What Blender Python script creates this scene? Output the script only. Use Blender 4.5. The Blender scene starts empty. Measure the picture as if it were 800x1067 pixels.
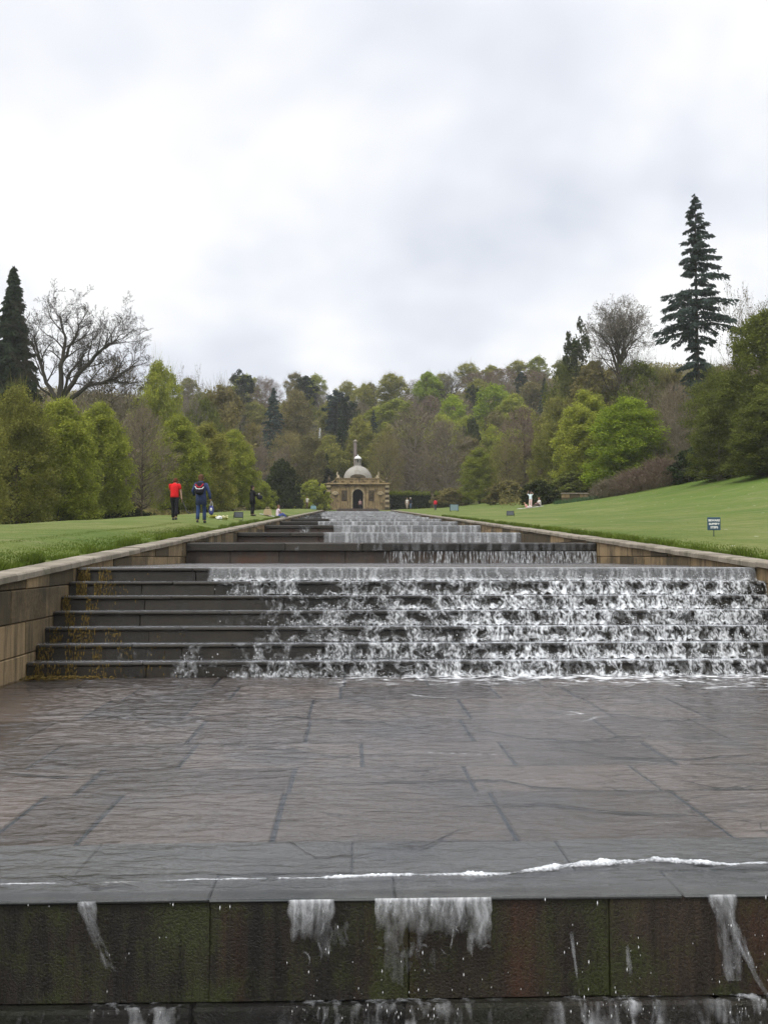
import bpy, bmesh, math, random
import numpy as np
from mathutils import Vector, Matrix, Euler

random.seed(7)
RNG = np.random.default_rng(11)
SC = bpy.context.scene
COL = SC.collection
R = math.radians
EYE = 1.5            # eye height above the near paving, which is z = 0
F_PX, VX, VY = 1037.0, 366.0, 580.0     # focal length and vanishing point of the cascade's axis, photo pixels
XL, XR = -4.0, 6.0   # channel walls

# ------------------------------------------------------------------ noise
_perm = np.random.default_rng(3).permutation(1024).astype(np.int64)
def _hash(i, j, k):
    return _perm[(_perm[(_perm[i & 1023] + j) & 1023] + k) & 1023]
_grad = np.random.default_rng(5).normal(size=(1024, 3))
_grad /= np.linalg.norm(_grad, axis=1)[:, None]
def noise(x, y, z=0.0):
    x, y, z = np.broadcast_arrays(np.asarray(x, float), np.asarray(y, float), np.asarray(z, float))
    i, j, k = np.floor(x).astype(np.int64), np.floor(y).astype(np.int64), np.floor(z).astype(np.int64)
    fx, fy, fz = x - i, y - j, z - k
    u, v, w = fx**3*(fx*(fx*6-15)+10), fy**3*(fy*(fy*6-15)+10), fz**3*(fz*(fz*6-15)+10)
    def g(a, b, c):
        gr = _grad[_hash(i+a, j+b, k+c)]
        return gr[..., 0]*(fx-a) + gr[..., 1]*(fy-b) + gr[..., 2]*(fz-c)
    def L(a, b, t): return a + (b-a)*t
    return 1.5*L(L(L(g(0,0,0), g(1,0,0), u), L(g(0,1,0), g(1,1,0), u), v),
             L(L(g(0,0,1), g(1,0,1), u), L(g(0,1,1), g(1,1,1), u), v), w)
def fbm(x, y, z=0.0, n=3):
    s, a = 0.0, 1.0
    for o in range(n):
        s = s + a*noise(np.asarray(x)*2**o, np.asarray(y)*2**o, z + 7.3*o); a *= .5
    return s
def sstep(a, b, x):
    t = np.clip((np.asarray(x, float)-a)/(b-a), 0, 1)
    return t*t*(3-2*t)

# ------------------------------------------------------------------ mesh helpers
def mesh_np(name, verts, faces, attrs=None, smooth=False):
    """verts (n,3), faces (m,k) with constant k, attrs {name: (n,)}"""
    verts = np.asarray(verts, np.float32); faces = np.asarray(faces, np.int32)
    me = bpy.data.meshes.new(name)
    k = faces.shape[1]
    me.vertices.add(len(verts)); me.vertices.foreach_set('co', verts.ravel())
    me.loops.add(faces.size); me.loops.foreach_set('vertex_index', faces.ravel())
    me.polygons.add(len(faces))
    me.polygons.foreach_set('loop_start', np.arange(0, faces.size, k, dtype=np.int32))
    me.polygons.foreach_set('loop_total', np.full(len(faces), k, dtype=np.int32))
    if smooth: me.polygons.foreach_set('use_smooth', np.ones(len(faces), bool))
    me.update(calc_edges=True)
    for a, v in (attrs or {}).items():
        at = me.attributes.new(a, 'FLOAT', 'POINT'); at.data.foreach_set('value', np.asarray(v, np.float32))
    return me
def link(name, me, mat=None, parent=None, loc=None):
    o = bpy.data.objects.new(name, me); COL.objects.link(o)
    if mat is not None and me is not None:
        if len(me.materials) == 0: me.materials.append(mat)
    if parent is not None: o.parent = parent
    if loc is not None: o.location = loc
    return o
def tag(o, label=None, cat=None, group=None, kind=None):
    if label: o['label'] = label
    if cat: o['category'] = cat
    if group: o['group'] = group
    if kind: o['kind'] = kind
    return o
def empty(name, loc, rz=0.0, label=None, cat=None, group=None):
    o = bpy.data.objects.new(name, None); COL.objects.link(o)
    o.location = loc; o.rotation_euler = (0, 0, rz); o.empty_display_size = .2
    return tag(o, label, cat, group)

class MB:
    """collects boxes, tubes and lathes into one mesh"""
    def __init__(s): s.v, s.f, s.n = [], [], 0
    def add(s, v, f):
        s.v += [tuple(p) for p in v]; s.f += [tuple(i+s.n for i in q) for q in f]; s.n += len(v)
    def box(s, a, b, ch=0.0, jit=0.0):
        x0, y0, z0 = a; x1, y1, z1 = b
        if ch <= 0:
            v = [(x0,y0,z0),(x1,y0,z0),(x1,y1,z0),(x0,y1,z0),(x0,y0,z1),(x1,y0,z1),(x1,y1,z1),(x0,y1,z1)]
            f = [(0,3,2,1),(4,5,6,7),(0,1,5,4),(1,2,6,5),(2,3,7,6),(3,0,4,7)]
        else:   # bevelled box
            c = ch; v = []; idx = {}
            for ix, X in enumerate((x0, x1)):
                for iy, Y in enumerate((y0, y1)):
                    for iz, Z in enumerate((z0, z1)):
                        sx, sy, sz = (1-2*ix)*c, (1-2*iy)*c, (1-2*iz)*c
                        j = lambda: random.uniform(-jit, jit) if jit else 0
                        dx, dy, dz = j(), j(), j()
                        for ax in range(3):
                            p = [X+sx+dx, Y+sy+dy, Z+sz+dz]; p[ax] = (X, Y, Z)[ax] + (dx, dy, dz)[ax]
                            idx[(ix,iy,iz,ax)] = len(v); v.append(p)
            f = []
            I = idx
            for s_ in (0, 1):
                q = [I[(s_,0,0,0)], I[(s_,1,0,0)], I[(s_,1,1,0)], I[(s_,0,1,0)]]; f.append(q if s_ else q[::-1])
                q = [I[(0,s_,0,1)], I[(1,s_,0,1)], I[(1,s_,1,1)], I[(0,s_,1,1)]]; f.append(q[::-1] if s_ else q)
                q = [I[(0,0,s_,2)], I[(1,0,s_,2)], I[(1,1,s_,2)], I[(0,1,s_,2)]]; f.append(q if s_ else q[::-1])
            for a_ in (0, 1):
                for b_ in (0, 1):
                    f.append([I[(0,a_,b_,1)], I[(1,a_,b_,1)], I[(1,a_,b_,2)], I[(0,a_,b_,2)]])
                    f.append([I[(a_,0,b_,0)], I[(a_,1,b_,0)], I[(a_,1,b_,2)], I[(a_,0,b_,2)]])
                    f.append([I[(a_,b_,0,0)], I[(a_,b_,1,0)], I[(a_,b_,1,1)], I[(a_,b_,0,1)]])
                    for c_ in (0, 1): f.append([I[(a_,b_,c_,0)], I[(a_,b_,c_,1)], I[(a_,b_,c_,2)]])
        s.add(v, f)
    def tube(s, pts, rad, n=6, cap=True):
        pts = [Vector(p) for p in pts]; v, f = [], []
        up0 = None
        for i, p in enumerate(pts):
            d = (pts[min(i+1, len(pts)-1)] - pts[max(i-1, 0)]).normalized()
            ref = Vector((0,0,1)) if abs(d.z) < .9 else Vector((1,0,0))
            if up0 is not None: ref = up0
            a = d.cross(ref);
            if a.length < 1e-6: a = d.orthogonal()
            a.normalize(); b = a.cross(d).normalized(); up0 = b
            r = rad[i] if hasattr(rad, '__len__') else rad
            for k in range(n):
                t = 2*math.pi*k/n; v.append(p + a*(r*math.cos(t)) + b*(r*math.sin(t)))
        for i in range(len(pts)-1):
            for k in range(n):
                k2 = (k+1) % n; f.append((i*n+k, i*n+k2, (i+1)*n+k2, (i+1)*n+k))
        if cap: f.append(tuple(range(n))[::-1]); f.append(tuple((len(pts)-1)*n+k for k in range(n)))
        s.add(v, f)
    def lathe(s, prof, c=(0,0,0), n=16, sx=1, sy=1, a0=0.0):
        v, f = [], []
        for r, z in prof:
            for k in range(n):
                t = a0 + 2*math.pi*k/n; v.append((c[0]+r*sx*math.cos(t), c[1]+r*sy*math.sin(t), c[2]+z))
        for i in range(len(prof)-1):
            for k in range(n):
                k2 = (k+1) % n; f.append((i*n+k, i*n+k2, (i+1)*n+k2, (i+1)*n+k))
        f.append(tuple(range(n))[::-1]); f.append(tuple((len(prof)-1)*n+k for k in range(n)))
        s.add(v, f)
    def ball(s, c, r, n=10, m=7):
        rx, ry, rz = r if hasattr(r, '__len__') else (r, r, r)
        s.lathe([(max(1e-3, math.sin(math.pi*i/m)), -rz*math.cos(math.pi*i/m)) for i in range(m+1)], c, n, rx, ry)
    def prism(s, outline, y0, y1):
        """outline in x,z (counter-clockwise seen from -y), extruded along y"""
        n = len(outline); v = [(x, y0, z) for x, z in outline] + [(x, y1, z) for x, z in outline]
        f = [tuple(range(n)), tuple(range(2*n-1, n-1, -1))] + [(i, i+n, (i+1) % n+n, (i+1) % n) for i in range(n)]
        s.add(v, f)
    def mesh(s, name, smooth=False):
        me = bpy.data.meshes.new(name); me.from_pydata([tuple(p) for p in s.v], [], s.f)
        if smooth: me.polygons.foreach_set('use_smooth', np.ones(len(me.polygons), bool))
        me.update(); return me
    def build(s, name, mat, parent=None, loc=None, smooth=False):
        return link(name, s.mesh(name, smooth), mat, parent, loc)

# ------------------------------------------------------------------ materials
class NT:
    def __init__(s, name):
        s.m = bpy.data.materials.new(name); s.m.use_nodes = True
        s.t = s.m.node_tree; s.t.nodes.clear()
        s.out = s.t.nodes.new('ShaderNodeOutputMaterial')
    def n(s, typ, **kw):
        o = s.t.nodes.new('ShaderNode'+typ)
        for k, v in kw.items():
            if k in o.inputs: s.set(o.inputs[k], v)
            else: setattr(o, k, v)
        return o
    def set(s, inp, v):
        if isinstance(v, bpy.types.NodeSocket): s.t.links.new(v, inp)
        elif hasattr(v, 'outputs'): s.t.links.new(v.outputs[0], inp)
        elif isinstance(v, tuple) and len(v) == 3 and inp.type == 'RGBA': inp.default_value = (*v, 1)
        else: inp.default_value = v
    def pos(s, scale=(1,1,1), obj=False):
        src = s.n('TexCoord').outputs['Object'] if obj else s.n('NewGeometry').outputs['Position']
        m = s.n('Mapping'); s.set(m.inputs['Vector'], src); m.inputs['Scale'].default_value = scale
        return m.outputs[0]
    def noise(s, vec, scale=1, detail=4, rough=.55, dist=0):
        o = s.n('TexNoise'); s.set(o.inputs['Vector'], vec); o.inputs['Scale'].default_value = scale
        o.inputs['Detail'].default_value = detail; o.inputs['Roughness'].default_value = rough; o.inputs['Distortion'].default_value = dist
        return o.outputs['Fac']
    def ramp(s, fac, stops):
        o = s.n('ValToRGB'); s.set(o.inputs[0], fac)
        e = o.color_ramp.elements
        while len(e) < len(stops): e.new(.5)
        for el, (p, c) in zip(e, stops):
            el.position = p; el.color = (*c, 1) if isinstance(c, tuple) else (c, c, c, 1)
        return o.outputs[0]
    def mix(s, fac, a, b, mode='MIX'):
        o = s.n('Mix', data_type='RGBA', blend_type=mode); s.set(o.inputs[0], fac); s.set(o.inputs[6], a); s.set(o.inputs[7], b)
        return o.outputs[2]
    def math(s, op, a, b=0.0, clamp=False):
        o = s.n('Math', operation=op, use_clamp=clamp); s.set(o.inputs[0], a); s.set(o.inputs[1], b); return o.outputs[0]
    def attr(s, name): return s.n('Attribute', attribute_name=name).outputs['Fac']
    def bump(s, h, strength=.3, dist=.02):
        o = s.n('Bump'); s.set(o.inputs['Height'], h); o.inputs['Strength'].default_value = strength; o.inputs['Distance'].default_value = dist
        return o.outputs[0]
    def shade(s, sh): s.set(s.out.inputs['Surface'], sh); return s.m

def pbr(name, color, rough=.7, spec=.3, bump=None, metal=0):
    t = NT(name); p = t.n('BsdfPrincipled')
    t.set(p.inputs['Base Color'], color(t) if callable(color) else color)
    t.set(p.inputs['Roughness'], rough(t) if callable(rough) else rough); p.inputs['Specular IOR Level'].default_value = spec
    p.inputs['Metallic'].default_value = metal
    if bump: t.set(p.inputs['Normal'], bump(t))
    return t.shade(p)
def cloth(name, c, var=.25):
    return pbr(name, lambda t: t.mix(t.noise(t.pos(), 14, 3), tuple(x*(1-var) for x in c), tuple(min(1, x*(1+var)) for x in c)), .85, .15)

def stone_mat(name, dark, light, stain=None, stain_c=(.1,.06,.02), rough=.8, spec=.2, scale=1.0, moss=0.0, streak=0.0, island=.5, bump=.35, white=False, crack=False):
    t = NT(name)
    p = t.pos()
    n1 = t.noise(p, 1.3*scale, 6, .62); n2 = t.noise(p, 14*scale, 5, .65); n3 = t.noise(p, 70*scale, 3, .6)
    isl = t.n('NewGeometry').outputs['Random Per Island']
    f = t.math('ADD', t.math('MULTIPLY', n1, .55), t.math('MULTIPLY', n2, .45))
    f = t.math('ADD', f, t.math('MULTIPLY', t.math('SUBTRACT', isl, .5), island))
    c = t.ramp(f, [(.25, dark), (.75, light)])
    if streak:
        sp = t.pos((3.5, 3.5, .35))
        c = t.mix(t.math('MULTIPLY', t.ramp(t.noise(sp, 1.6, 6, .65, .4), [(.48, 0.0), (.68, 1.0)]), streak), c, stain_c)
    if stain:
        c = t.mix(t.math('MULTIPLY', t.ramp(t.noise(p, stain, 5, .6), [(.52, 0.0), (.68, 1.0)]), .75), c, stain_c)
    if moss:
        mp = t.pos((2.2, 2.2, 1.2))
        c = t.mix(t.math('MULTIPLY', t.ramp(t.math('ADD', t.math('MULTIPLY', t.noise(mp, 1.1, 6, .7), .7), t.math('MULTIPLY', n2, .3)), [(.47, 0.0), (.62, 1.0)]), moss), c, (.03, .038, .008))
    if crack:
        cn = t.noise(t.pos((.55, 1.5, 1)), 1.0, 5, .6, .6); m_ = t.noise(p, .5, 2)
        ln = t.math('MULTIPLY', t.math('LESS_THAN', t.math('ABSOLUTE', t.math('SUBTRACT', cn, .5)), .006), t.math('GREATER_THAN', m_, .47))
        c = t.mix(t.math('MULTIPLY', ln, .8), c, (.025, .02, .015))
    if white:
        wp = t.pos((1.6, 1.6, .7))
        c = t.mix(t.ramp(t.noise(wp, 2.6, 5, .7), [(.7, 0.0), (.76, .75)]), c, (.5, .48, .44))
    c = t.mix(t.math('MULTIPLY', t.ramp(n3, [(.35, 1.0), (.55, 0.0)]), .35), c, tuple(x*.5 for x in dark))
    pr = t.n('BsdfPrincipled'); t.set(pr.inputs['Base Color'], c)
    t.set(pr.inputs['Roughness'], rough); pr.inputs['Specular IOR Level'].default_value = spec
    h = t.math('ADD', t.math('MULTIPLY', n2, .7), t.math('MULTIPLY', n3, .3))
    t.set(pr.inputs['Normal'], t.bump(h, bump, .02))
    return t.shade(pr)

def water_mat(name, ripple=(6, 9), strength=.25, tint=(.86,.86,.84), haze=.0, gloss_rough=.08, foam_c=(.9,.91,.92), fine=60, fine_vec=(1,1,.5), ior=1.33, fine_amp=2.2, lo=.12, hi=.75):
    """thin clear water: Fresnel mix of see-through and mirror, with white foam where the mesh's foam attribute says so"""
    t = NT(name)
    p = t.pos((ripple[0], ripple[1], ripple[0]))
    h = t.math('ADD', t.noise(p, 1, 4, .6, .5), t.math('MULTIPLY', t.noise(p, 3.1, 3, .6), .3))
    nb = t.bump(h, strength, .05)
    fr = t.n('Fresnel'); fr.inputs['IOR'].default_value = ior; t.set(fr.inputs['Normal'], nb)
    tr = t.n('BsdfTransparent'); t.set(tr.inputs['Color'], tint)
    gl = t.n('BsdfGlossy'); gl.inputs['Roughness'].default_value = gloss_rough; t.set(gl.inputs['Normal'], nb); t.set(gl.inputs['Color'], (.95,.96,.98))
    m1 = t.n('MixShader'); t.set(m1.inputs[0], fr.outputs[0]); t.set(m1.inputs[1], tr.outputs[0]); t.set(m1.inputs[2], gl.outputs[0])
    cur = m1.outputs[0]
    df = t.n('BsdfPrincipled'); t.set(df.inputs['Base Color'], foam_c); df.inputs['Roughness'].default_value = .35
    fp = t.pos(fine_vec)
    fn = t.noise(fp, fine, 3, .65)
    t.set(df.inputs['Normal'], t.bump(fn, .6, .01))
    a = t.attr('foam')
    f = t.math('ADD', a, t.math('MULTIPLY', t.math('SUBTRACT', fn, .5), t.math('MULTIPLY', t.math('MINIMUM', a, .5), fine_amp)))
    f = t.ramp(f, [(lo, haze), (hi, 1.0)])
    m2 = t.n('MixShader'); t.set(m2.inputs[0], f); t.set(m2.inputs[1], cur); t.set(m2.inputs[2], df.outputs[0])
    return t.shade(m2.outputs[0])

def leaf_mat(name, c, var=.5, trans=.48, hue=(1.1, 1.05, .8)):
    t = NT(name)
    isl = t.n('NewGeometry').outputs['Random Per Island']
    tint = t.attr('tint')
    orr = t.n('ObjectInfo').outputs['Random']
    a = tuple(x*(1-var) for x in c); b = tuple(min(1, x*(1+var)*h) for x, h in zip(c, hue))
    f = t.math('ADD', t.math('MULTIPLY', isl, .45), t.math('MULTIPLY', tint, .55))
    col = t.mix(f, a, b)
    col = t.mix(1.0, col, t.ramp(orr, [(0, (.86,.86,.86)), (1, (1.12,1.08,1.1))]), 'MULTIPLY')
    d = t.n('BsdfDiffuse'); t.set(d.inputs[0], col)
    tl = t.n('BsdfTranslucent'); t.set(tl.inputs[0], col)
    m = t.n('MixShader'); m.inputs[0].default_value = trans; t.set(m.inputs[1], d.outputs[0]); t.set(m.inputs[2], tl.outputs[0])
    return t.shade(m.outputs[0])
def bark_mat(name, c):
    return pbr(name, lambda t: t.mix(t.noise(t.pos((4,4,1)), 3, 5), tuple(x*.55 for x in c), tuple(x*1.35 for x in c)), .9, .15)

M = {}
M['slab'] = stone_mat('wet_flagstone', (.085,.073,.066), (.235,.198,.176), stain=.9, stain_c=(.07,.078,.088), rough=.55, spec=.3, scale=1.4, island=.5, bump=.25, crack=True)
M['joint'] = stone_mat('flagstone_joint', (.022,.032,.042), (.042,.054,.068), rough=.6, island=0)
M['kerb'] = stone_mat('wet_kerb', (.075,.08,.082), (.165,.172,.17), stain=1.5, stain_c=(.05,.06,.065), rough=.5, scale=1.6, island=.25)
M['step'] = stone_mat('wet_step_stone', (.016,.014,.011), (.054,.046,.034), stain=1.2, stain_c=(.02,.017,.012), rough=.5, spec=.35, scale=2, streak=.35, island=.25, bump=.5)
M['step_face'] = stone_mat('wet_weir_stone', (.035,.028,.022), (.1,.08,.062), stain=1.2, stain_c=(.09,.042,.022), rough=.5, spec=.35, scale=2, streak=.6, island=.3, bump=.5)
def front_stone():
    t = NT('mossy_wet_stone'); p = t.pos(); vs = t.pos((9, 9, .9)); vs2 = t.pos((38, 38, 3.2)); isl = t.n('NewGeometry').outputs['Random Per Island']
    n1 = t.noise(vs, 1, 5, .65, .3); n2 = t.noise(vs2, 1, 4, .7); n3 = t.noise(p, 90, 4, .7); n4 = t.noise(p, 2.2, 4, .6)
    c = t.ramp(t.math('ADD', t.math('MULTIPLY', n1, .5), t.math('ADD', t.math('MULTIPLY', n2, .35), t.math('MULTIPLY', t.math('SUBTRACT', isl, .35), .3))), [(.25, (.007,.006,.004)), (.5, (.026,.018,.011)), (.78, (.07,.044,.027))])
    c = t.mix(t.math('MULTIPLY', t.ramp(t.noise(t.pos((2.4, 2.4, .15)), 1.3, 5, .6), [(.53, 0.0), (.66, 1.0)]), .8), c, (.058, .026, .013))
    ms = t.math('ADD', t.math('MULTIPLY', n4, .55), t.math('ADD', t.math('MULTIPLY', n1, .25), t.math('MULTIPLY', n3, .2)))
    c = t.mix(t.math('MULTIPLY', t.ramp(ms, [(.47, 0.0), (.57, 1.0)]), .9), c, t.mix(n3, (.014,.018,.004), (.05,.06,.012)))
    c = t.mix(t.math('MULTIPLY', t.ramp(n3, [(.38, 1.0), (.5, 0.0)]), .6), c, (.006,.005,.004))
    pr = t.n('BsdfPrincipled'); t.set(pr.inputs['Base Color'], c); t.set(pr.inputs['Roughness'], t.ramp(n2, [(.35, .25), (.65, .6)])); pr.inputs['Specular IOR Level'].default_value = .5
    t.set(pr.inputs['Normal'], t.bump(t.math('ADD', t.math('MULTIPLY', n2, .5), t.math('MULTIPLY', n3, .5)), .7, .02)); return t.shade(pr)
M['front'] = front_stone()
M['wall'] = stone_mat('retaining_stone', (.085,.064,.036), (.32,.23,.125), stain=1.1, stain_c=(.042,.038,.026), rough=.85, scale=1.5, streak=.8, island=1.0, bump=.5, white=True)
M['coping'] = stone_mat('coping_stone', (.17,.145,.11), (.36,.315,.25), stain=2.2, stain_c=(.1,.1,.06), rough=.9, scale=2, island=.35)
M['hstone'] = stone_mat('pavilion_stone', (.17,.12,.055), (.42,.32,.17), stain=1.1, stain_c=(.05,.038,.026), rough=.9, scale=.9, streak=.8, island=.35)
M['hstone_pale'] = stone_mat('pavilion_pale_stone', (.3,.24,.14), (.5,.42,.28), stain=1.2, stain_c=(.15,.11,.06), rough=.9, scale=.9, island=.35)
M['hstone_dark'] = stone_mat('pavilion_dark_stone', (.05,.04,.025), (.14,.11,.07), rough=.9, scale=.9, island=.35)
M['lead'] = stone_mat('dome_lead', (.25,.235,.2), (.42,.4,.36), stain=.8, stain_c=(.2,.17,.12), rough=.75, scale=.8, island=.2, bump=.2)
M['white'] = pbr('white_paint', (.8,.8,.78), .5)
M['dark'] = pbr('near_black', (.012,.011,.01), .9)  # near-black: painted shade in doorway and lantern, plain colour on legs and lens
M['film'] = water_mat('water_film', (4, 10), .22, tint=(.83,.81,.79), gloss_rough=.08, fine=40, fine_vec=(1,1,1))
M['fall'] = water_mat('falling_water', (14, 10), .7, tint=(.9,.91,.92), haze=.0, ior=1.14, lo=.05, hi=1.0, gloss_rough=.16, foam_c=(.74,.76,.775), fine=45, fine_vec=(1,1,.6))
M['fall_near'] = water_mat('falling_water_near', (30, 14), .5, tint=(.9,.91,.92), haze=.0, gloss_rough=.1, fine=90, fine_vec=(1,1,.5), fine_amp=1.0, lo=.02, hi=1.0, ior=1.15, foam_c=(.8,.82,.84))
M['foam'] = pbr('white_foam', (.87,.88,.89), .45, .4, lambda t: t.bump(t.noise(t.pos(), 120, 3), .7, .01))
M['algae'] = leaf_mat('golden_algae', (.105,.08,.032), .7, .2)

M['lime'] = leaf_mat('lime_leaf', (.255,.34,.045), .5)
M['midgreen'] = leaf_mat('spring_green_leaf', (.285,.325,.068), .5)
M['olive'] = leaf_mat('olive_leaf', (.245,.255,.078), .5)
M['brownleaf'] = leaf_mat('brown_bud_leaf', (.195,.18,.085), .5)
M['dullgreen'] = leaf_mat('dull_green_leaf', (.135,.16,.045), .5)
M['dark_needle'] = leaf_mat('dark_needle', (.038,.054,.03), .5, .12, (1,1,1))
M['blue_needle'] = leaf_mat('blue_needle', (.055,.078,.066), .5, .12, (1,1,1))
M['yew'] = leaf_mat('yew_leaf', (.035,.048,.018), .5, .12)
M['rhodo'] = leaf_mat('rhododendron_leaf', (.04,.06,.03), .6, .12)
M['hedge_top'] = leaf_mat('hedge_new_leaf', (.16,.2,.03), .4)
M['twig'] = leaf_mat('brown_twig', (.185,.155,.11), .4, 0, (1,1,1))
M['twig_grey'] = leaf_mat('grey_twig', (.19,.17,.14), .4, 0, (1,1,1))
M['twig_pink'] = leaf_mat('pinkish_twig', (.185,.138,.105), .4, 0, (1,1,1))
M['twig_dark'] = leaf_mat('dark_twig', (.06,.05,.04), .4, 0, (1,1,1))
M['bark'] = bark_mat('bark', (.07,.055,.04)); M['bark_pale'] = bark_mat('pale_bark', (.22,.19,.15)); M['bark_dark'] = bark_mat('dark_bark', (.045,.038,.03))

# ------------------------------------------------------------------ terrain
def base_z(Y):
    Y = np.asarray(Y, float)
    lo = 1.28 + .0525*(np.minimum(Y, 155) - 11.6)
    return lo + np.where(Y > 155, 37*sstep(160, 330, Y) + .03*(Y-155), 0)
def ground(X, Y):
    X = np.asarray(X, float); Y = np.asarray(Y, float)
    z = base_z(Y)
    d = -4.3 - X
    z = z + np.where(d > 0, .2*sstep(0, 1.6, d) - .07*np.clip(d-6, 0, 12) + .06*np.clip(d-22, 0, 90), 0)
    e = X - 6.3
    z = z + np.where(e > 0, .1*sstep(0, 1.5, e) + .0057*np.clip(X-7, 0, 23)**2 + .15*np.clip(X-30, 0, 60), 0)
    z = z + .05*noise(X*.25, Y*.18) * sstep(0, 3, np.maximum(d, e)) + .5*noise(X*.03, Y*.03, 5)*sstep(25, 60, np.abs(X))
    return z
def gz(X, Y): return float(ground(X, Y))
CAM_ROT = Euler((R(90) + math.atan((VY-533.5)/F_PX), 0, -math.atan((400-VX)/F_PX)))
_cm = np.array(CAM_ROT.to_matrix())
def _ray(px, py):
    px, py = np.broadcast_arrays(np.asarray(px, float), np.asarray(py, float)); return np.stack([(px-400)/F_PX, -(py-533.5)/F_PX, -np.ones_like(px)], -1) @ _cm.T
def X_at(px, Y, py=530):
    r = _ray(px, py); v = r[..., 0]/r[..., 1]*Y; return float(v) if np.ndim(v) == 0 else v
def Z_at(py, Y, px=VX):
    r = _ray(px, py); v = EYE + r[..., 2]/r[..., 1]*Y; return float(v) if np.ndim(v) == 0 else v

def build_lawn():
    xs = np.unique(np.concatenate([np.arange(-4.32, -30, -.6), np.arange(-30, -120, -4), np.arange(-120, -701, -40), [-4.27, 6.27],
                                   np.arange(6.32, 36, .6), np.arange(36, 130, 4), np.arange(130, 701, 40)]))
    ys = np.unique(np.concatenate([np.arange(-40, 8, 4), np.arange(8, 60, .6), np.arange(60, 160, 1.5), np.arange(160, 400, 5), np.arange(400, 1500, 60)]))
    X, Y = np.meshgrid(xs, ys); Z = ground(X, Y)
    ins = (X > -4.3) & (X < 6.3) & (Y < 150.5)
    Z = np.where(ins, np.minimum(Z-2.6, -.9 + .0525*Y - 1.3), Z - .03*((X > -5.0) & (X < 7.0)))
    nx, ny = len(xs), len(ys)
    i = np.arange(ny-1)[:, None]*nx + np.arange(nx-1)[None]
    F = np.stack([i, i+1, i+nx+1, i+nx], -1).reshape(-1, 4)
    me = mesh_np('lawn', np.stack([X, Y, Z], -1).reshape(-1, 3), F, smooth=True)
    t = NT('mown_grass'); p = t.pos()
    a = t.noise(p, .22, 5, .6); b = t.noise(p, 2.2, 5, .7); c = t.noise(t.pos((30,30,30)), 1, 3, .7)
    f = t.math('ADD', t.math('MULTIPLY', a, .55), t.math('ADD', t.math('MULTIPLY', b, .3), t.math('MULTIPLY', c, .15)))
    col = t.ramp(f, [(.3, (.062,.112,.02)), (.5, (.118,.15,.036)), (.66, (.2,.2,.075))])
    # the steep bank on the far side of the lawn is longer, fresher grass; the wood floor is leaf litter
    sep = t.n('SeparateXYZ'); t.set(sep.inputs[0], t.n('NewGeometry').outputs['Position'])
    bank = t.math('MULTIPLY', t.ramp(t.math('DIVIDE', t.math('SUBTRACT', sep.outputs['X'], 12.0), 16.0), [(0, 0.0), (1, 1.0)]), .7)
    col = t.mix(bank, col, t.mix(t.math('ADD', t.math('MULTIPLY', a, .5), t.math('MULTIPLY', b, .5)), (.05,.11,.012), (.125,.18,.03)))
    wood = t.ramp(t.math('DIVIDE', t.math('SUBTRACT', sep.outputs['Y'], 158.0), 10.0), [(0, 0.0), (1, 1.0)])
    col = t.mix(wood, col, t.mix(b, (.05,.045,.02), (.1,.085,.045)))
    col = t.mix(t.math('MULTIPLY', t.ramp(t.noise(p, .55, 6, .7, .3), [(.55, 0.0), (.72, 1.0)]), .6), col, (.215,.2,.1))
    col = t.mix(t.math('MULTIPLY', t.ramp(t.noise(p, .9, 5, .7), [(.56, 0.0), (.7, 1.0)]), .5), col, (.06,.1,.022))
    # daisies: sparse pale specks
    v = t.n('TexVoronoi', feature='F1'); t.set(v.inputs['Vector'], p); v.inputs['Scale'].default_value = 1.3
    dz = t.math('MULTIPLY', t.math('LESS_THAN', v.outputs['Distance'], .085), t.math('GREATER_THAN', t.noise(p, .35, 2), .56))
    col = t.mix(dz, col, (.5,.52,.42))
    pr = t.n('BsdfPrincipled'); t.set(pr.inputs['Base Color'], col); pr.inputs['Roughness'].default_value = .9; pr.inputs['Specular IOR Level'].default_value = .1
    t.set(pr.inputs['Normal'], t.bump(t.math('ADD', c, t.math('MULTIPLY', b, .6)), .6, .05))
    o = link('lawn', me, t.shade(pr)); tag(o, kind='structure')
build_lawn()

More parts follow.
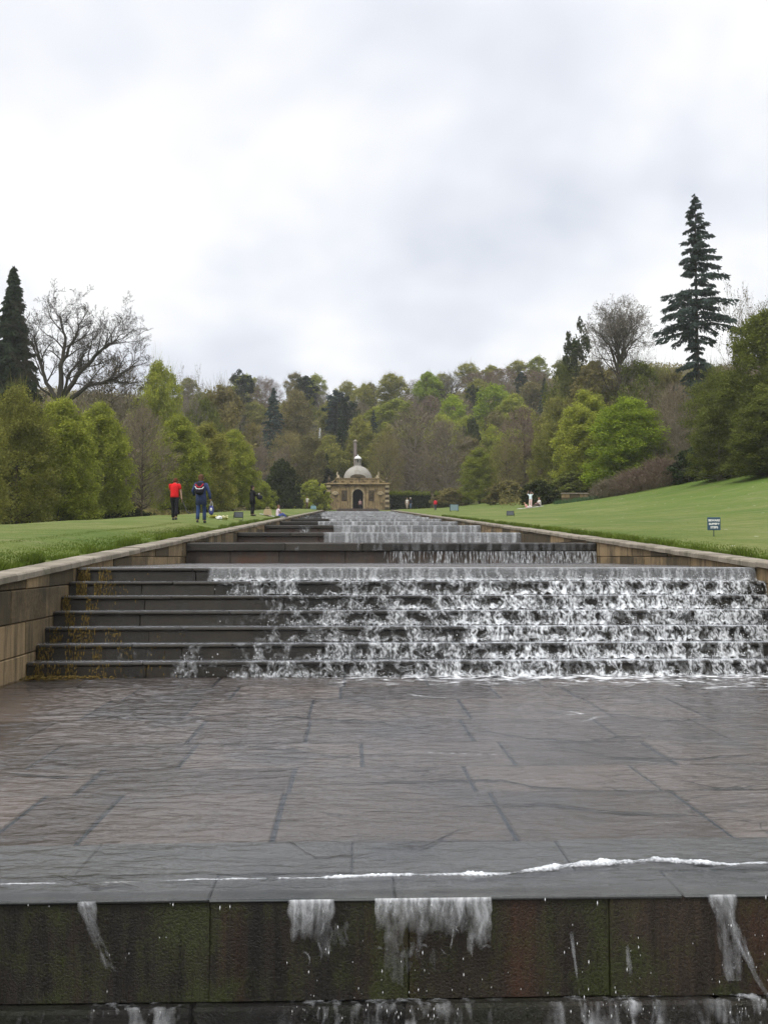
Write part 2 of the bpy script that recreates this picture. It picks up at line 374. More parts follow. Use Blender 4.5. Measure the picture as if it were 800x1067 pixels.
def grass_blades():
    P = []
    def scatter(n, x0, x1, y0, y1, pw):
        u = RNG.random(n); y = y0 + (y1-y0)*u**pw; x = RNG.uniform(x0, x1, n); P.append((x, y, RNG.uniform(.018, .04, n)))
    scatter(170000, -13, -4.5, 9.5, 34, 1.6); scatter(120000, 6.5, 17, 12, 36, 1.6)
    for x0, s in ((-4.40, -1), (6.40, 1)):      # longer fringe along the coping
        n = 26000; y = 8 + 62*RNG.random(n)**1.6; y = y[noise(y*2.1, x0*3.3)+.6*noise(y*7, x0) > -.22]; n = len(y); x = x0 + s*np.abs(RNG.normal(0, .10, n)) - s*.05*(noise(y*1.3, x0)+.3) ; P.append((x, y, RNG.uniform(.05, .13, n)*(.6+.8*(noise(y*.9, 3.3*s) > 0))))
    x = np.concatenate([p[0] for p in P]); y = np.concatenate([p[1] for p in P]); h = np.concatenate([p[2] for p in P])
    z = ground(x, y) - .03
    n = len(x); a = RNG.uniform(0, 2*math.pi, n); w = RNG.uniform(.004, .009, n)*(1 + y/22); lx, ly = RNG.normal(0, .35, n)*h, RNG.normal(0, .35, n)*h
    v = np.empty((n, 3, 3)); dx, dy = np.cos(a)*w, np.sin(a)*w
    v[:, 0] = np.stack([x-dx, y-dy, z-.01], -1); v[:, 1] = np.stack([x+dx, y+dy, z-.01], -1); v[:, 2] = np.stack([x+lx, y+ly, z+h], -1)
    tint = np.repeat(np.clip(.5 + .7*fbm(x*.5, y*.4), 0, 1), 3)
    o = link('grass', mesh_np('grass', v.reshape(-1, 3), np.arange(3*n).reshape(-1, 3), {'tint': tint}), leaf_mat('grass_blade', (.092,.135,.028), .45, .3))
    tag(o, 'short mown grass blades growing on both lawns', 'grass', kind='stuff')
grass_blades()

# ------------------------------------------------------------------ cascade: levels
# (Y of the fall, z of the terrace above it)
FALLS = [(24.2, 1.83), (35, 2.34), (46, 2.94), (56, 3.47), (66, 4.0), (76, 4.5), (86, 5.03), (96, 5.56), (106, 6.08), (116, 6.6), (126, 7.12), (136, 7.64), (145, 8.12)]
ST_Y, ST_T, ST_H, ST_N = 12.5, .36, .19, 7
TOP1 = ST_H*ST_N
def cop(Y): return float(base_z(Y))
def floor_at(Y):
    if Y < 4.41: return -1.7
    if Y < ST_Y: return 0.0
    if Y < ST_Y + ST_T*ST_N: return max(0.0, ST_H*math.floor((Y-ST_Y)/ST_T))
    z = TOP1
    for y, zz in FALLS:
        if Y >= y: z = zz
    return z

# paving of the near terrace: each flagstone modelled, joints open
def near_paving():
    rows = [(4.465, 4.82), (4.82, 5.33), (5.33, 6.42), (6.42, 7.2), (7.2, 8.12), (8.12, 9.28), (9.28, 10.6), (10.6, 11.6), (11.6, 12.52)]
    slab, kerb = MB(), MB()
    fixed = {2: [-4, -3.0, -1.92, -1.44, -.42, .88, 2.05, 3.2, 4.4, 6], 3: [-4,-2.9,-1.75,-.4,.8,2.0,3.1,4.6,6]}
    for r, (y0, y1) in enumerate(rows):
        if r in fixed: xs = fixed[r]
        else:
            xs = [XL]
            while xs[-1] < XR - .9: xs.append(xs[-1] + random.uniform(.75, 1.75))
            xs[-1] = XR if XR - xs[-1] < .4 else xs[-1]
            if xs[-1] != XR: xs.append(XR)
        for a, b in zip(xs[:-1], xs[1:]):
            top = random.uniform(-.007, .004)
            g = .010 if r >= 2 else .003
            (kerb if r == 0 or (r == 1 and random.random() < .65) else slab).box((a+g*(1.7 if r >= 2 else 1), y0+(.012 if r > 2 else .004), -.024 if r == 0 else -.3), (b-g*(1.3 if r >= 2 else 1), y1-(.012 if r >= 2 else .004), top - .004*(r == 0)), .007 if r else .006, .003)
    slab_o = slab.build('paving', M['slab']); tag(slab_o, kind='structure')
    k = kerb.build('kerb', M['kerb']); tag(k, kind='structure')
    b = MB(); b.box((XL, 4.76, -.31), (XR, 12.6, -.014)); tag(b.build('paving_bed', M['joint']), kind='structure')
near_paving()
def ripple_dark_lines():  # dark sides of water ripples, painted as flat brown strips over the paving
    mb = MB(); lines = [[(215,772),(262,776),(300,779),(345,786),(402,788)], [(470,752),(500,762),(560,770),(600,773),(655,768),(700,768)], [(560,773),(640,790),(720,792),(800,786)], [(330,815),(430,813),(520,812),(560,820),(650,825)], [(470,840),(560,836),(640,846),(800,855)], [(60,905),(110,917),(135,914),(150,918)], [(230,742),(330,748),(400,752),(420,760)], [(620,742),(690,752),(760,750)], [(0,800),(70,806),(140,801)], [(300,872),(330,890),(400,886)], [(480,862),(440,880),(400,876)], [(90,742),(170,748),(260,741)], [(700,812),(745,822),(800,820)]]
    for L in lines:
        px = np.concatenate([np.linspace(a[0], b[0], 14, endpoint=False) for a, b in zip(L[:-1], L[1:])]); py = np.interp(np.arange(len(px)), np.arange(len(L))*14.0, [q[1] for q in L]); py = py + 2.0*noise(px*.05, py[0])+1.2*noise(px*.2, 3.1)
        Y = EYE*F_PX/(py-VY); X = (px-VX)*Y/F_PX; w = .034*(.25+np.abs(noise(px*.09, 7.7))*1.4)*np.sin(np.pi*np.linspace(.04, .96, len(px)))*Y/5.5
        v = [(x, y-a, .0075) for x, y, a in zip(X, Y, w)] + [(x, y+a, .0075) for x, y, a in zip(X, Y, w)]; n = len(X)
        mb.add(v, [(i, i+1, i+1+n, i+n) for i in range(n-1)])
    tag(mb.build('ripple_dark_line', pbr('ripple_dark_side', (.022,.017,.012), .8)), kind='structure')
ripple_dark_lines()

def row_of_blocks(mb, x0, x1, y0, y1, z0, z1, lo=1.0, hi=2.3, ch=.008, jit=.003, yj=.006, gap=.003):
    x = x0
    while x < x1 - 1e-6:
        w = random.uniform(lo, hi); e = x + w
        if x1 - e < lo*.6: e = x1
        d = random.uniform(-yj, yj)
        mb.box((x+gap, y0+d, z0), (e-gap, y1, z1), ch, jit); x = e

# front fall: mossy riser under the near paving and the steps that run on down towards the viewer
fr = empty('stone_weir', (0, 4.43, 0), label='mossy dark brown weir face under the paving edge, streaked with thin falls', cat='weir')
mb = MB()
row_of_blocks(mb, XL, -.62, 4.487, 5.2, -.458, -.026, .85, 1.3, .004, .003, .006, .001)
row_of_blocks(mb, -.62, XR, 4.487, 5.2, -.458, -.026, .75, 1.0, .004, .003, .006, .001)
o = mb.build('riser', M['front'], fr); o.location = (0, -4.43, 0)
TREAD = stone_mat('dark_tread', (.014,.012,.01), (.09,.074,.058), rough=.3, spec=.5, scale=4, moss=.5, island=.5, bump=1.0, streak=.6, stain_c=(.02,.016,.01))
mb = MB(); row_of_blocks(mb, XL, XR, 4.435, 5.2, -.93, -.462, .8, 1.5, .014, .006, .012, .002)
o = mb.build('lower_course', TREAD, fr); o.location = (0, -4.43, 0)
mb = MB(); z = -.95
for k in range(5):
    row_of_blocks(mb, XL, XR, 4.36-.42*(k+1), 4.9-.42*k if k else 5.2, z-.25, z, 1.0, 2.0, .012, .004)
    z -= .16
o = mb.build('tread', TREAD, fr); o.location = (0, -4.43, 0)
b = MB(); b.box((XL, -30, -2.1), (XR, 1.9, -1.72)); tag(b.build('lower_paving', M['slab']), kind='structure')

# flight of seven steps
fl = empty('stone_steps', (1, ST_Y, 0), label='flight of seven dark wet stone steps under the widest veil of white water', cat='steps')
for k in range(ST_N):
    mb = MB(); y = ST_Y + k*ST_T
    row_of_blocks(mb, XL, XR, y, y+ST_T+.25 if k < ST_N-1 else y+.9, k*ST_H-.06, (k+1)*ST_H-.045, .9, 2.0, .006, .003, .004)
    o = mb.build('riser', M['step'], fl); o.location = (-1, -ST_Y, 0)
    mb = MB()
    row_of_blocks(mb, XL, XR, y-.025, y+ST_T+.22 if k < ST_N-1 else y+.88, (k+1)*ST_H-.043, (k+1)*ST_H, 1.2, 2.4, .012, .003, .003)
    o = mb.build('tread', M['step'], fl); o.location = (-1, -ST_Y, 0)
b = MB(); b.box((XL, ST_Y+ST_T*6+.8, .6), (XR, 24.4, TOP1-.01)); tag(b.build('terrace', M['slab']), kind='structure')

# single falls above: projecting lip slab over a set-back face
ORD = ['first', 'second', 'third', 'fourth', 'fifth', 'sixth', 'seventh', 'eighth', 'ninth', 'tenth', 'eleventh', 'twelfth', 'thirteenth']
prevz = TOP1
for i, (y, z) in enumerate(FALLS):
    lab = ('broad weir with thick overhanging stone lip and rusty wet face, just above the seven steps' if i == 0 else
           'dark stone weir with white water on its lip, %s above the seven steps' % ORD[i])
    if i == len(FALLS)-1: lab = 'topmost low stone weir, closest to the pavilion doorway'
    w = empty('stone_weir', (1, y, prevz), label=lab, cat='weir', group='weirs stepping up the cascade')
    h = z - prevz; lip = .2 if i == 0 else .14
    mb = MB(); row_of_blocks(mb, XL, XR, y+.1, y+.9, prevz-.15, z-lip-.002, .9, 1.8, .01, .004, .008)
    mb.build('face', M['step_face'], w).location = (-1, -y, -prevz)
    mb = MB(); row_of_blocks(mb, XL, XR, y, y+.85, z-lip, z, 1.6, 2.6, .02, .004, .006)
    mb.build('lip', M['step'], w).location = (-1, -y, -prevz)
    y2 = FALLS[i+1][0] if i+1 < len(FALLS) else 150.4
    b = MB(); b.box((XL, y+.8, z-.5), (XR, y2+.15, z-.012)); tag(b.build('terrace', M['slab']), kind='structure')
    prevz = z

# retaining walls
def retaining_wall(side, label):
    xin = XL if side < 0 else XR
    root = empty('retaining_wall', (xin, 12, 0), label=label, cat='wall')
    mb = MB(); y = -8.0
    breaks = sorted([4.41, ST_Y] + [f[0] for f in FALLS] + [150.5])
    course = .4
    for ci in range(-6, 26):
        z0 = ci*course - .1; z1 = z0 + course
        y = -8 + random.uniform(0, .6)
        while y < 150:
            L = random.uniform(.55, 1.5) * (1 if y < 30 else 1.5)
            e = min(y+L, 150.5)
            t0, t1 = cop(y)-.09, cop(e)-.09
            fl_ = min(floor_at(y), floor_at(e)) - .25
            if z1 > fl_ and z0 < max(t0, t1) - .03:
                a0, a1 = min(z1, t0), min(z1, t1)
                if a0 - z0 < .03: a0 = z0 + .02
                if a1 - z0 < .03: a1 = z0 + .02
                g = .004; d = random.uniform(-.012, .012) + .0
                xa, xb = (xin - .3, xin + d) if side < 0 else (xin + d, xin + .3)
                c = .012
                xf = xb if side < 0 else xa; xk = xa if side < 0 else xb
                ic = -c if side < 0 else c
                v = [(xk, y+g, z0+g), (xk, e-g, z0+g), (xk, e-g, a1-g), (xk, y+g, a0-g),
                     (xf+ic, y+g, z0+g), (xf+ic, e-g, z0+g), (xf+ic, e-g, a1-g), (xf+ic, y+g, a0-g),
                     (xf, y+g+c, z0+g+c), (xf, e-g-c, z0+g+c), (xf, e-g-c, max(a1-g-c, z0+g+c)), (xf, y+g+c, max(a0-g-c, z0+g+c))]
                f = [(0,1,2,3), (8,9,10,11)] + [(p, (p+1) % 4, (p+1) % 4+4, p+4) for p in range(4)] + [(p+4, (p+1) % 4+4, (p+1) % 4+8, p+8) for p in range(4)]
                mb.add(v, f)
            y = e
    mb.build('blockwork', M['wall'], root).location = (-xin, -12, 0)
    mb = MB(); y = -8.0
    while y < 150:
        e = min(y + random.uniform(.9, 1.6), 150.5)
        xa, xb = (xin-.36, xin+.045) if side < 0 else (xin-.045, xin+.36)
        z0, z1 = cop(y), cop(e); dz = random.uniform(-.008, .008); xb += random.uniform(-.01, .01)
        g = .003
        sub = 4
        for q in range(sub):   # worn, uneven top edge
            ya, yb = y+g+(e-y-2*g)*q/sub, y+g+(e-y-2*g)*(q+1)/sub
            za, zb = cop(ya)+dz+.008*float(noise(ya*3, xin)), cop(yb)+dz+.008*float(noise(yb*3, xin))
            xs_ = [(xa, -.088), (xb, -.088), (xb, -.02), (xb-.02, 0), (xa+.02, 0), (xa, -.02)]
            v = [(xx, ya, za+zz) for xx, zz in xs_] + [(xx, yb, zb+zz) for xx, zz in xs_]
            f = [(p, (p+1) % 6, (p+1) % 6+6, p+6) for p in range(6)]
            if q == 0: f.append((5,4,3,2,1,0))
            if q == sub-1: f.append((6,7,8,9,10,11))
            mb.add(v, f)
        y = e
    mb.build('coping', M['coping'], root).location = (-xin, -12, 0)
retaining_wall(-1, 'sloping sandstone retaining wall with pale coping on the side of the lawn with the walkers')
retaining_wall(1, 'sloping stone retaining wall with pale coping below the lawn with the small notice')

# ------------------------------------------------------------------ water
class Water:
    def __init__(s): s.v, s.f, s.a, s.n = [], [], [], 0
    def grid(s, P, foam, keep=None):
        """P (nv,nu,3); keep (nv-1,nu-1)"""
        nv, nu = P.shape[:2]
        i = np.arange(nv-1)[:, None]*nu + np.arange(nu-1)[None]
        F = np.stack([i, i+nu, i+nu+1, i+1], -1)
        F = F[keep] if keep is not None else F.reshape(-1, 4)
        s.v.append(P.reshape(-1, 3)); s.f.append(F + s.n); s.a.append(np.clip(foam, 0, 1).reshape(-1)); s.n += nv*nu
    def build(s, name, mat, kind='structure'):
        V, F, A = np.concatenate(s.v), np.concatenate(s.f), np.concatenate(s.a)
        used = np.zeros(len(V), bool); used[F.ravel()] = True; re = np.cumsum(used)-1
        o = link(name, mesh_np(name, V[used], re[F], {'foam': A[used]}, True), mat); tag(o, kind=kind); return o
def ridged(x, y, z, w=.16): return np.clip(1 - np.abs(noise(x, y, z))/w, 0, 1)

def sheet(W, x0, x1, y, ztop, zbot, cov, seed, du=.011, nv=22, out=.07, smooth=0.0, splash=1.0, fsc=1.0, full=False):
    """falling water: leaves the edge as a film, breaks into a web of threads and dark arches, and froths at the foot"""
    nu = int((x1-x0)/du)+1
    x = np.linspace(x0, x1, nu)[None]; v = np.linspace(0, 1, nv)[:, None]
    X = np.broadcast_to(x, (nv, nu)); V = np.broadcast_to(v, (nv, nu)); H = ztop - zbot
    C = np.clip(cov(X), 0, 1.4)
    wx = X + .035*noise(X*6*fsc, V*2, seed) + .03*V*noise(X*13*fsc, V*3, seed+2)
    lump = .5 + .8*noise(X*2.1, V*.4, seed+5)
    if smooth > .5:
        st = np.clip(.5+1.2*noise(wx*17*fsc, V*.5, seed+4), 0, 1)
        pres = C*1.3 - .1 + .25*noise(wx*7*fsc, V*.7, seed+13)
        rim = 0
        foam = sstep(0, .5, C)*(.20 + .22*st**2*(.6+.6*V) + .5*np.clip(noise(wx*9*fsc, V*.3, seed+21)-.42, 0, 1))  # even base level paints the sheet's grey sky reflection in as foam
        sp = sstep(.78, 1, V - .12*noise(X*9, 0, seed+6))*splash
    else:
        # thin sheets that part into arches; pale ropes of water run round the openings, grey veils between them
        op = noise(wx*3.1*fsc, V*.6, seed+30) + .75*noise(wx*7.5*fsc, V*1.2, seed+31) + .4*noise(wx*17*fsc, V*2.8, seed+32)
        pres = C*1.5 - .35 + .35*lump + .45*op
        live = sstep(-.05, .4, pres)
        rope = np.exp(-((op+.10)/.055)**2)*np.clip(.6+.9*noise(wx*11, V*3, seed+14), 0, 1) + .7*np.exp(-((op-.38)/.05)**2)*np.clip(.5+noise(wx*13, V*4, seed+15), 0, 1)
        nw = noise(wx*21*fsc, V*1.3, seed+4); nf = noise(wx*52*fsc, V*4.5, seed+41)
        veil = sstep(-.15, .45, op + .25*C - .1)
        foam = live*(.5*rope*(.5+.6*V) + veil*np.clip(.22 + .26*nw + .34*nf, 0, 1)*(.75+.5*C) + np.clip(C-.4, 0, .6)*np.clip(.24+.65*nw+.6*nf, 0, 1)*.5)
        sp = sstep(.62, 1, V - .28*noise(X*7, 0, seed+6))*splash*live*np.clip(.55+.8*noise(X*2.7, seed, .5), 0, 1)
    foam = foam + sp*np.clip(.5+.9*noise(X*19, V*5, seed+7), 0, 1.2)*np.clip(C*1.25, 0, 1)
    foam = foam*np.clip(.4 + C*.8, 0, 1.1)
    yy = y - .012 - out*V**.6*(.6+.5*lump) - .02*foam*V - .05*sp*(.5+noise(X*13, V*2, seed+8))
    zz = ztop + .012 - H*V**1.15 + .04*sp*(noise(X*17, V*3, seed+9)+.1)
    yy = np.where(V < .02, y + .02, yy)
    k = pres > (-.02 if full else -.03 + .05*noise(X*22, V*4, seed+11))
    keep = k[:-1, :-1] & k[1:, 1:]
    W.grid(np.stack([X, yy, zz], -1), foam, keep)

def drops(pts, r, st=1.3):
    """small rounded droplets as octahedra"""
    n = len(pts); o = np.array([[1,0,0],[-1,0,0],[0,1,0],[0,-1,0],[0,0,st],[0,0,-st]])
    v = pts[:, None, :] + o[None]*r[:, None, None]
    f = np.array([[0,2,4],[2,1,4],[1,3,4],[3,0,4],[2,0,5],[1,2,5],[3,1,5],[0,3,5]])
    return v.reshape(-1, 3), (np.arange(n)[:, None, None]*6 + f[None]).reshape(-1, 3)
DROP_P, DROP_R, FRONT_P, FRONT_R = [], [], [], []
def spray(n, x0, x1, y, z, cov, rmin=.002, rmax=.008, up=.08, outw=.12, dens=None):
    x = RNG.uniform(x0, x1, n); c = np.clip(cov(x), 0, 1)*np.clip(.5+1.3*noise(x*3.5, z*7, y), 0, 1)
    x = x[RNG.random(n) < c]; m = len(x)
    DROP_P.append(np.stack([x, y - .02 - outw*RNG.random(m)**1.5, z + up*RNG.random(m)**2.2], -1)); DROP_R.append(RNG.uniform(rmin, rmax, m)*RNG.random(m)**.7 + .002)

# the seven steps
WT = Water()
for k in range(ST_N):
    y = ST_Y + k*ST_T; zt = (k+1)*ST_H; zb = k*ST_H
    lo = (-1.75, -1.55, -1.25, -1.15, -1.2, -1.95, -2.15)[k]
    def cov(x, lo=lo, k=k):
        c = sstep(lo-.3, lo+.7, x)*.6 + sstep(-.6, 3.2, x)*.38 + .16*noise(np.asarray(x)*1.1, k*3.7)
        c = c + (.5*np.exp(-((np.asarray(x)+2.05)/.16)**2) if k in (0, 1) else 0)
        if k == 6: c = sstep(lo-.05, lo+.25, x)*(.75+.2*noise(np.asarray(x)*1.6, 9.1))
        return c
    sheet(WT, -3.2 if k != 6 else -2.6, XR-.02, y-.025, zt, zb, cov, 10.3*k+1, smooth=.85 if k == 6 else 0, splash=1.0 if k != 6 else .5)
    spray(900, -2.2, XR-.05, y-.04, zb+.012, cov)
    # film on the tread
    xs = np.arange(XL, XR+.01, .04); ys = np.linspace(y-.03, y+ST_T-.02, 10) if k < 6 else np.linspace(y-.03, y+.4, 10)
    Xg, Yg = np.meshgrid(xs, ys)
    tfoam = np.clip(cov(Xg)-.3, 0, 1)*np.clip(.15+1.2*fbm(Xg*5, Yg*14, k), 0, 1)*.9
    WT.grid(np.stack([Xg, Yg, np.full_like(Xg, zt+.008)+.003*noise(Xg*8, Yg*8)], -1)[:, :, :], tfoam)
WT.build('water_on_steps', M['fall'])

# golden algae and peaty trickles at the dry end of the steps
va, fa, ta, n0 = [], [], [], 0
for k in range(ST_N):
    y = ST_Y + k*ST_T; zt = (k+1)*ST_H
    n = 300; x = XL + .04 + np.abs(RNG.normal(0, .5, n))*(1.25 if k < 3 else .6); x = x[(noise(x*5, k*2.2) > -.12)]; n = len(x)
    hang = RNG.random(n)**.7*ST_H*.98
    c = np.stack([x, y - .035 - .03*RNG.random(n), zt + .004 - hang], -1)
    w = RNG.uniform(.002, .009, n); L = RNG.uniform(.012, .05, n)
    q = np.stack([c+np.stack([-w, 0*w, L*.5], -1), c+np.stack([-w*.6, -.01+0*w, -L*.5], -1), c+np.stack([w*.6, -.01+0*w, -L*.5], -1), c+np.stack([w, 0*w, L*.5], -1)], 1)
    va.append(q.reshape(-1, 3)); ta.append(np.repeat(RNG.random(n), 4)); n0 += n
n = 500; x = XL+.05+np.abs(RNG.normal(0, .45, n)); yb = ST_Y - .08 - np.abs(RNG.normal(0, .14, n)); c = np.stack([x, yb, .012+.03*RNG.random(n)], -1)
w = RNG.uniform(.005, .02, n)
q = np.stack([c+np.stack([-w, -w, 0*w], -1), c+np.stack([w, -w*.4, .3*w], -1), c+np.stack([w, w, 0*w], -1), c+np.stack([-w, w*.6, .5*w], -1)], 1)
va.append(q.reshape(-1, 3)); ta.append(np.repeat(RNG.random(n), 4)); n0 += n
tag(link('algae', mesh_np('algae', np.concatenate(va), np.arange(4*n0).reshape(-1, 4), {'tint': np.concatenate(ta)}), M['algae']), 'golden brown algae trailing over the dry ends of the steps', 'algae', kind='stuff')

# film over the near paving, with ripples modelled in the surface
def near_film():
    xs = np.arange(XL, XR+.001, .02); ys = np.concatenate([np.arange(4.452, 7.5, .012), np.arange(7.5, ST_Y-.02, .02)])
    X, Y = np.meshgrid(xs, ys)
    wx = X + .25*noise(X*.9, Y*.9); wy = Y + .2*noise(X*.7, Y*1.1, 4)
    r = .5*fbm(wx*3.2, wy*4.6, 1, 3) + .3*fbm(wx*8, wy*13, 7, 2) + .3*(1-np.abs(noise(wx*1.7, wy*5.5, 2)))**3 + .3*noise(wx*9, wy*22, 3)
    amp = .007 + .011*sstep(6, 12.2, Y)
    Z = .016 + amp*r + .004*sstep(4.95, 4.6, Y)*(1+.3*r)
    edge = sstep(4.5, 4.452, Y); Z = Z - .022*edge**1.3
    nearS = sstep(10.3, 12.4, Y)
    c = sstep(-2.0, 1.5, X)*.7+.2*sstep(1, 5, X)
    lines = ridged(wx*1.1, wy*3.6, 8, .09)*(.4+.6*nearS) + ridged(wx*2.3, wy*9, 18, .14)*nearS
    foam = c*(lines*nearS*.75 + .75*sstep(11.9, 12.5, Y)*np.clip(.35+1.1*fbm(X*6, Y*9, 5), 0, 1)) 
    foam = foam + .45*ridged(wx*.5, wy*1.25, 31, .018)*np.clip(2.2*noise(X*.8, Y*1.4, 9), 0, 1)*sstep(-1.5, 0, X)
    foam = foam + .35*sstep(.68, .9, noise(wx*18, wy*50, 12)+.35*noise(X, Y*2, 6))*(.15+.85*nearS)*(.3+.7*c)
    W = Water(); W.grid(np.stack([X, Y, Z], -1)[::-1], foam[::-1]); W.build('water', M['film'])
near_film()

# foam ridge just behind the near edge
def foam_ridge():
    pxs = [-40, 0, 90, 230, 300, 400, 520, 560, 600, 680, 720, 760, 800, 900]
    pys = [917, 917, 915, 914, 913, 912, 911, 907, 903, 898, 901, 904, 903, 903]
    wid = [.004, .007, .008, .009, .011, .015, .019, .024, .03, .032, .026, .013, .013, .014]
    px = np.linspace(-40, 900, 1000); Yc = EYE*F_PX/(np.interp(px, pxs, pys)-VY) ; Xc = (px-VX)*Yc/F_PX; Wc = np.interp(px, pxs, wid)
    Yc = Yc + .008*noise(Xc*7, 1.1) + .02*noise(Xc*2.2, 4.1)
    u = np.linspace(-1.7, 1.7, 34)[:, None]
    brk = np.clip(.75 + .9*noise(Xc*4.5, 2.2) + .5*noise(Xc*15, 2.9), 0, 1.3) * np.where(Xc < -.25, .7, 1)
    wob = Wc*(.5+.9*np.clip(brk, 0, 1))
    X = np.broadcast_to(Xc, (34, 1000)); Y = Yc + u*wob
    prof = np.clip(1-(np.abs(u)/1.15)**2, -.5, 1)*brk
    b = .6+.55*np.abs(noise(X*45, Y*45, 1)) + .35*np.abs(noise(X*110, Y*110, 2))
    h = prof*b
    Z = .017 + np.maximum(h, 0)*.016*(.4+Wc/.03)
    k = (h > .08); keep = k[:-1, :-1] & k[1:, 1:]
    fo = np.clip(h*1.15 - .12 + .35*noise(X*75, Y*75, 5), 0, 1)
    W = Water(); W.grid(np.stack([X, Y, Z], -1)[::-1], fo[::-1], keep[::-1])
    o = W.build('foam', M['fall_near'], 'stuff'); tag(o, 'broken line of white froth lying along the near paving edge', 'foam')
foam_ridge()

# falls over the mossy front face
def front_falls():
    W = Water()
    def fall(x0, x1, ztop, zbot, seed, white=1.0, out=.05, lean=0.0, fade=.6, du=.003, mid=False, nv=90, edge=.03):
        nu = int((x1-x0)/du)+1
        x = np.linspace(x0, x1, nu)[None]; v = np.linspace(0, 1, nv)[:, None]
        X = np.broadcast_to(x, (nv, nu)); V = np.broadcast_to(v, (nv, nu))
        xx0 = X + .022*V*noise(X*8, V*3, seed+9) + .008*noise(X*30, V*5, seed+19)
        st = noise(xx0*34, V*1.6, seed+1); st2 = noise(xx0*80, V*5, seed+2); br = noise(X*24, V*7, seed+3); cl = noise(X*7, V*.8, seed+6)
        wob = .5*edge*noise(V*5, 1.3, seed)+.4*edge*V; ed = np.minimum(sstep(x0+wob, x0+wob+edge, X), sstep(x1, x1-edge, X+wob))*np.clip(1.15 - (.25+1.1*V)*np.clip(-noise(X*13+.4*V, V*1.2, seed+50)*2.4, 0, 1), 0, 1)
        top = sstep(0, .35+.3*noise(X*25, 0, seed), V) if ztop < -.05 else 1.0
        body = ed*top*np.clip(1.05 - fade*1.5*V + .6*cl*(.1+V) + .25*st*V, 0, 1)**1.6
        foam = white*body*np.clip(.36 + .24*st + .2*st2 + .3*br*V, 0, 1)*(.85 + .6*sstep(.09, 0, V))  # white water, with the thin sheet's bright sky reflection at the lip painted in
        drip = ridged(xx0*15, V*1.2, seed+5, .06)*np.clip(.3+noise(X*30, V*6, seed+8), 0, 1)*ed*top*sstep(1.0, .4, V*fade)*.5*white
        foam = np.maximum(foam, drip)
        yy = 4.485 - .03 - out*V**.65 - .01*st*V
        xx = X + lean*V**1.3
        zz = ztop - (ztop-zbot)*V
        k = foam > .035; keep = k[:-1, :-1] & k[1:, 1:]
        W.grid(np.stack([xx, yy, zz], -1), foam, keep)
    fall(-.285, -.06, -.006, -.27, 3, .95, fade=.62)
    fall(-.12, .0, -.07, -.34, 4, .45, lean=.05, fade=.75)
    fall(.10, .625, -.004, -.24, 5, 1.0, fade=.72, edge=.012)
    fall(.12, .4, -.15, -.44, 6, .22, fade=.5)
    fall(1.58, 1.72, -.004, -.36, 7, .8, lean=.04, fade=.55)
    fall(1.66, 1.72, -.1, -.46, 8, .9, lean=.16, fade=.4, edge=.02); fall(1.72, 1.75, -.16, -.46, 28, .8, lean=.1, fade=.3, edge=.012)
    fall(-1.20, -1.10, -.004, -.30, 9, .6, lean=.13, fade=.7)
    fall(.955, .985, -.12, -.46, 12, .7, lean=.035, fade=.35, edge=.012)
    fall(1.2, 1.235, -.2, -.49, 13, .9, lean=.03, fade=.3, edge=.014)
    fall(-1.9, -1.6, -.004, -.3, 16, .4, fade=.8); fall(1.95, 2.6, -.004, -.4, 17, .9, fade=.5); 
    for q in range(7): fall(-2.1+q*.7, -1.36+q*.7, -.004, -.43, 31+q, .055, fade=.3, du=.005, nv=50, edge=.12)
    # beads of water along the drip edge
    W.build('falling_water', M['fall_near'])
    n = 14; x = RNG.uniform(-2, 2.4, n); FRONT_P.append(np.stack([x, 4.44+RNG.uniform(-.012, .01, n), -.012-.025*RNG.random(n)**2], -1)); FRONT_R.append(RNG.uniform(.0008, .003, n))
    for xc, w, m in ((-.18, .1, 60), (.35, .2, 150), (.97, .06, 60), (1.2, .06, 90), (1.72, .14, 200), (-.92, .08, 50), (.08, .1, 50)):
        m = m//4; x = RNG.normal(xc, w, m); FRONT_P.append(np.stack([x, 4.36-.12*RNG.random(m), -.44+.4*RNG.random(m)**2.5], -1)); FRONT_R.append(RNG.uniform(.0006, .0022, m)*RNG.random(m)**.6+.0004)
    # froth on the narrow ledge, and what runs on down from it
    W2 = Water(); xs = np.arange(-2.2, 2.6, .005); ys = np.arange(4.40, 4.484, .005); X, Y = np.meshgrid(xs, ys)
    c = .6*np.clip(.02+sum(a*np.exp(-((X-xc)/s_)**2) for xc, s_, a in ((-.9, .2, .45), (-.12, .12, .5), (.3, .25, .55), (1.0, .1, .6), (1.26, .1, .8), (1.8, .18, .9))), 0, 1)
    fo = c*np.clip(.1+1.1*fbm(X*11, Y*16, 2)+.6*noise(X*45, Y*60), 0, 1)
    W2.grid(np.stack([X, Y, -.452+.016*fo+.004*noise(X*14, Y*14) - .09*sstep(4.432, 4.40, Y)], -1)[::-1], fo[::-1])
    xs = np.arange(-2.2, 2.6, .004); v = np.linspace(0, 1, 60)[:, None]; X = np.broadcast_to(xs[None], (60, len(xs))); V = np.broadcast_to(v, X.shape)
    c = .62*np.clip(.12+sum(a*np.exp(-((X-xc)/s_)**2) for xc, s_, a in ((-.9, .2, .4), (-.12, .12, .5), (.3, .3, .45), (1.0, .1, .5), (1.26, .12, .7), (1.8, .2, .8))), 0, 1)
    fo = c*np.clip(-.2 + .75*noise(X*20+.5*noise(X*7, V*4), V*2.2, 4) + .55*noise(X*55, V*7, 5) + .4*noise(X*4, V, 6), 0, 1)*(1-.4*V)
    k = fo > .02
    W2.grid(np.stack([X, 4.425-.05*V**.7+0*X, -.455-.4*V+0*X], -1), fo, k[:-1, :-1] & k[1:, 1:])
    W2.build('falling_water', M['fall_near'])
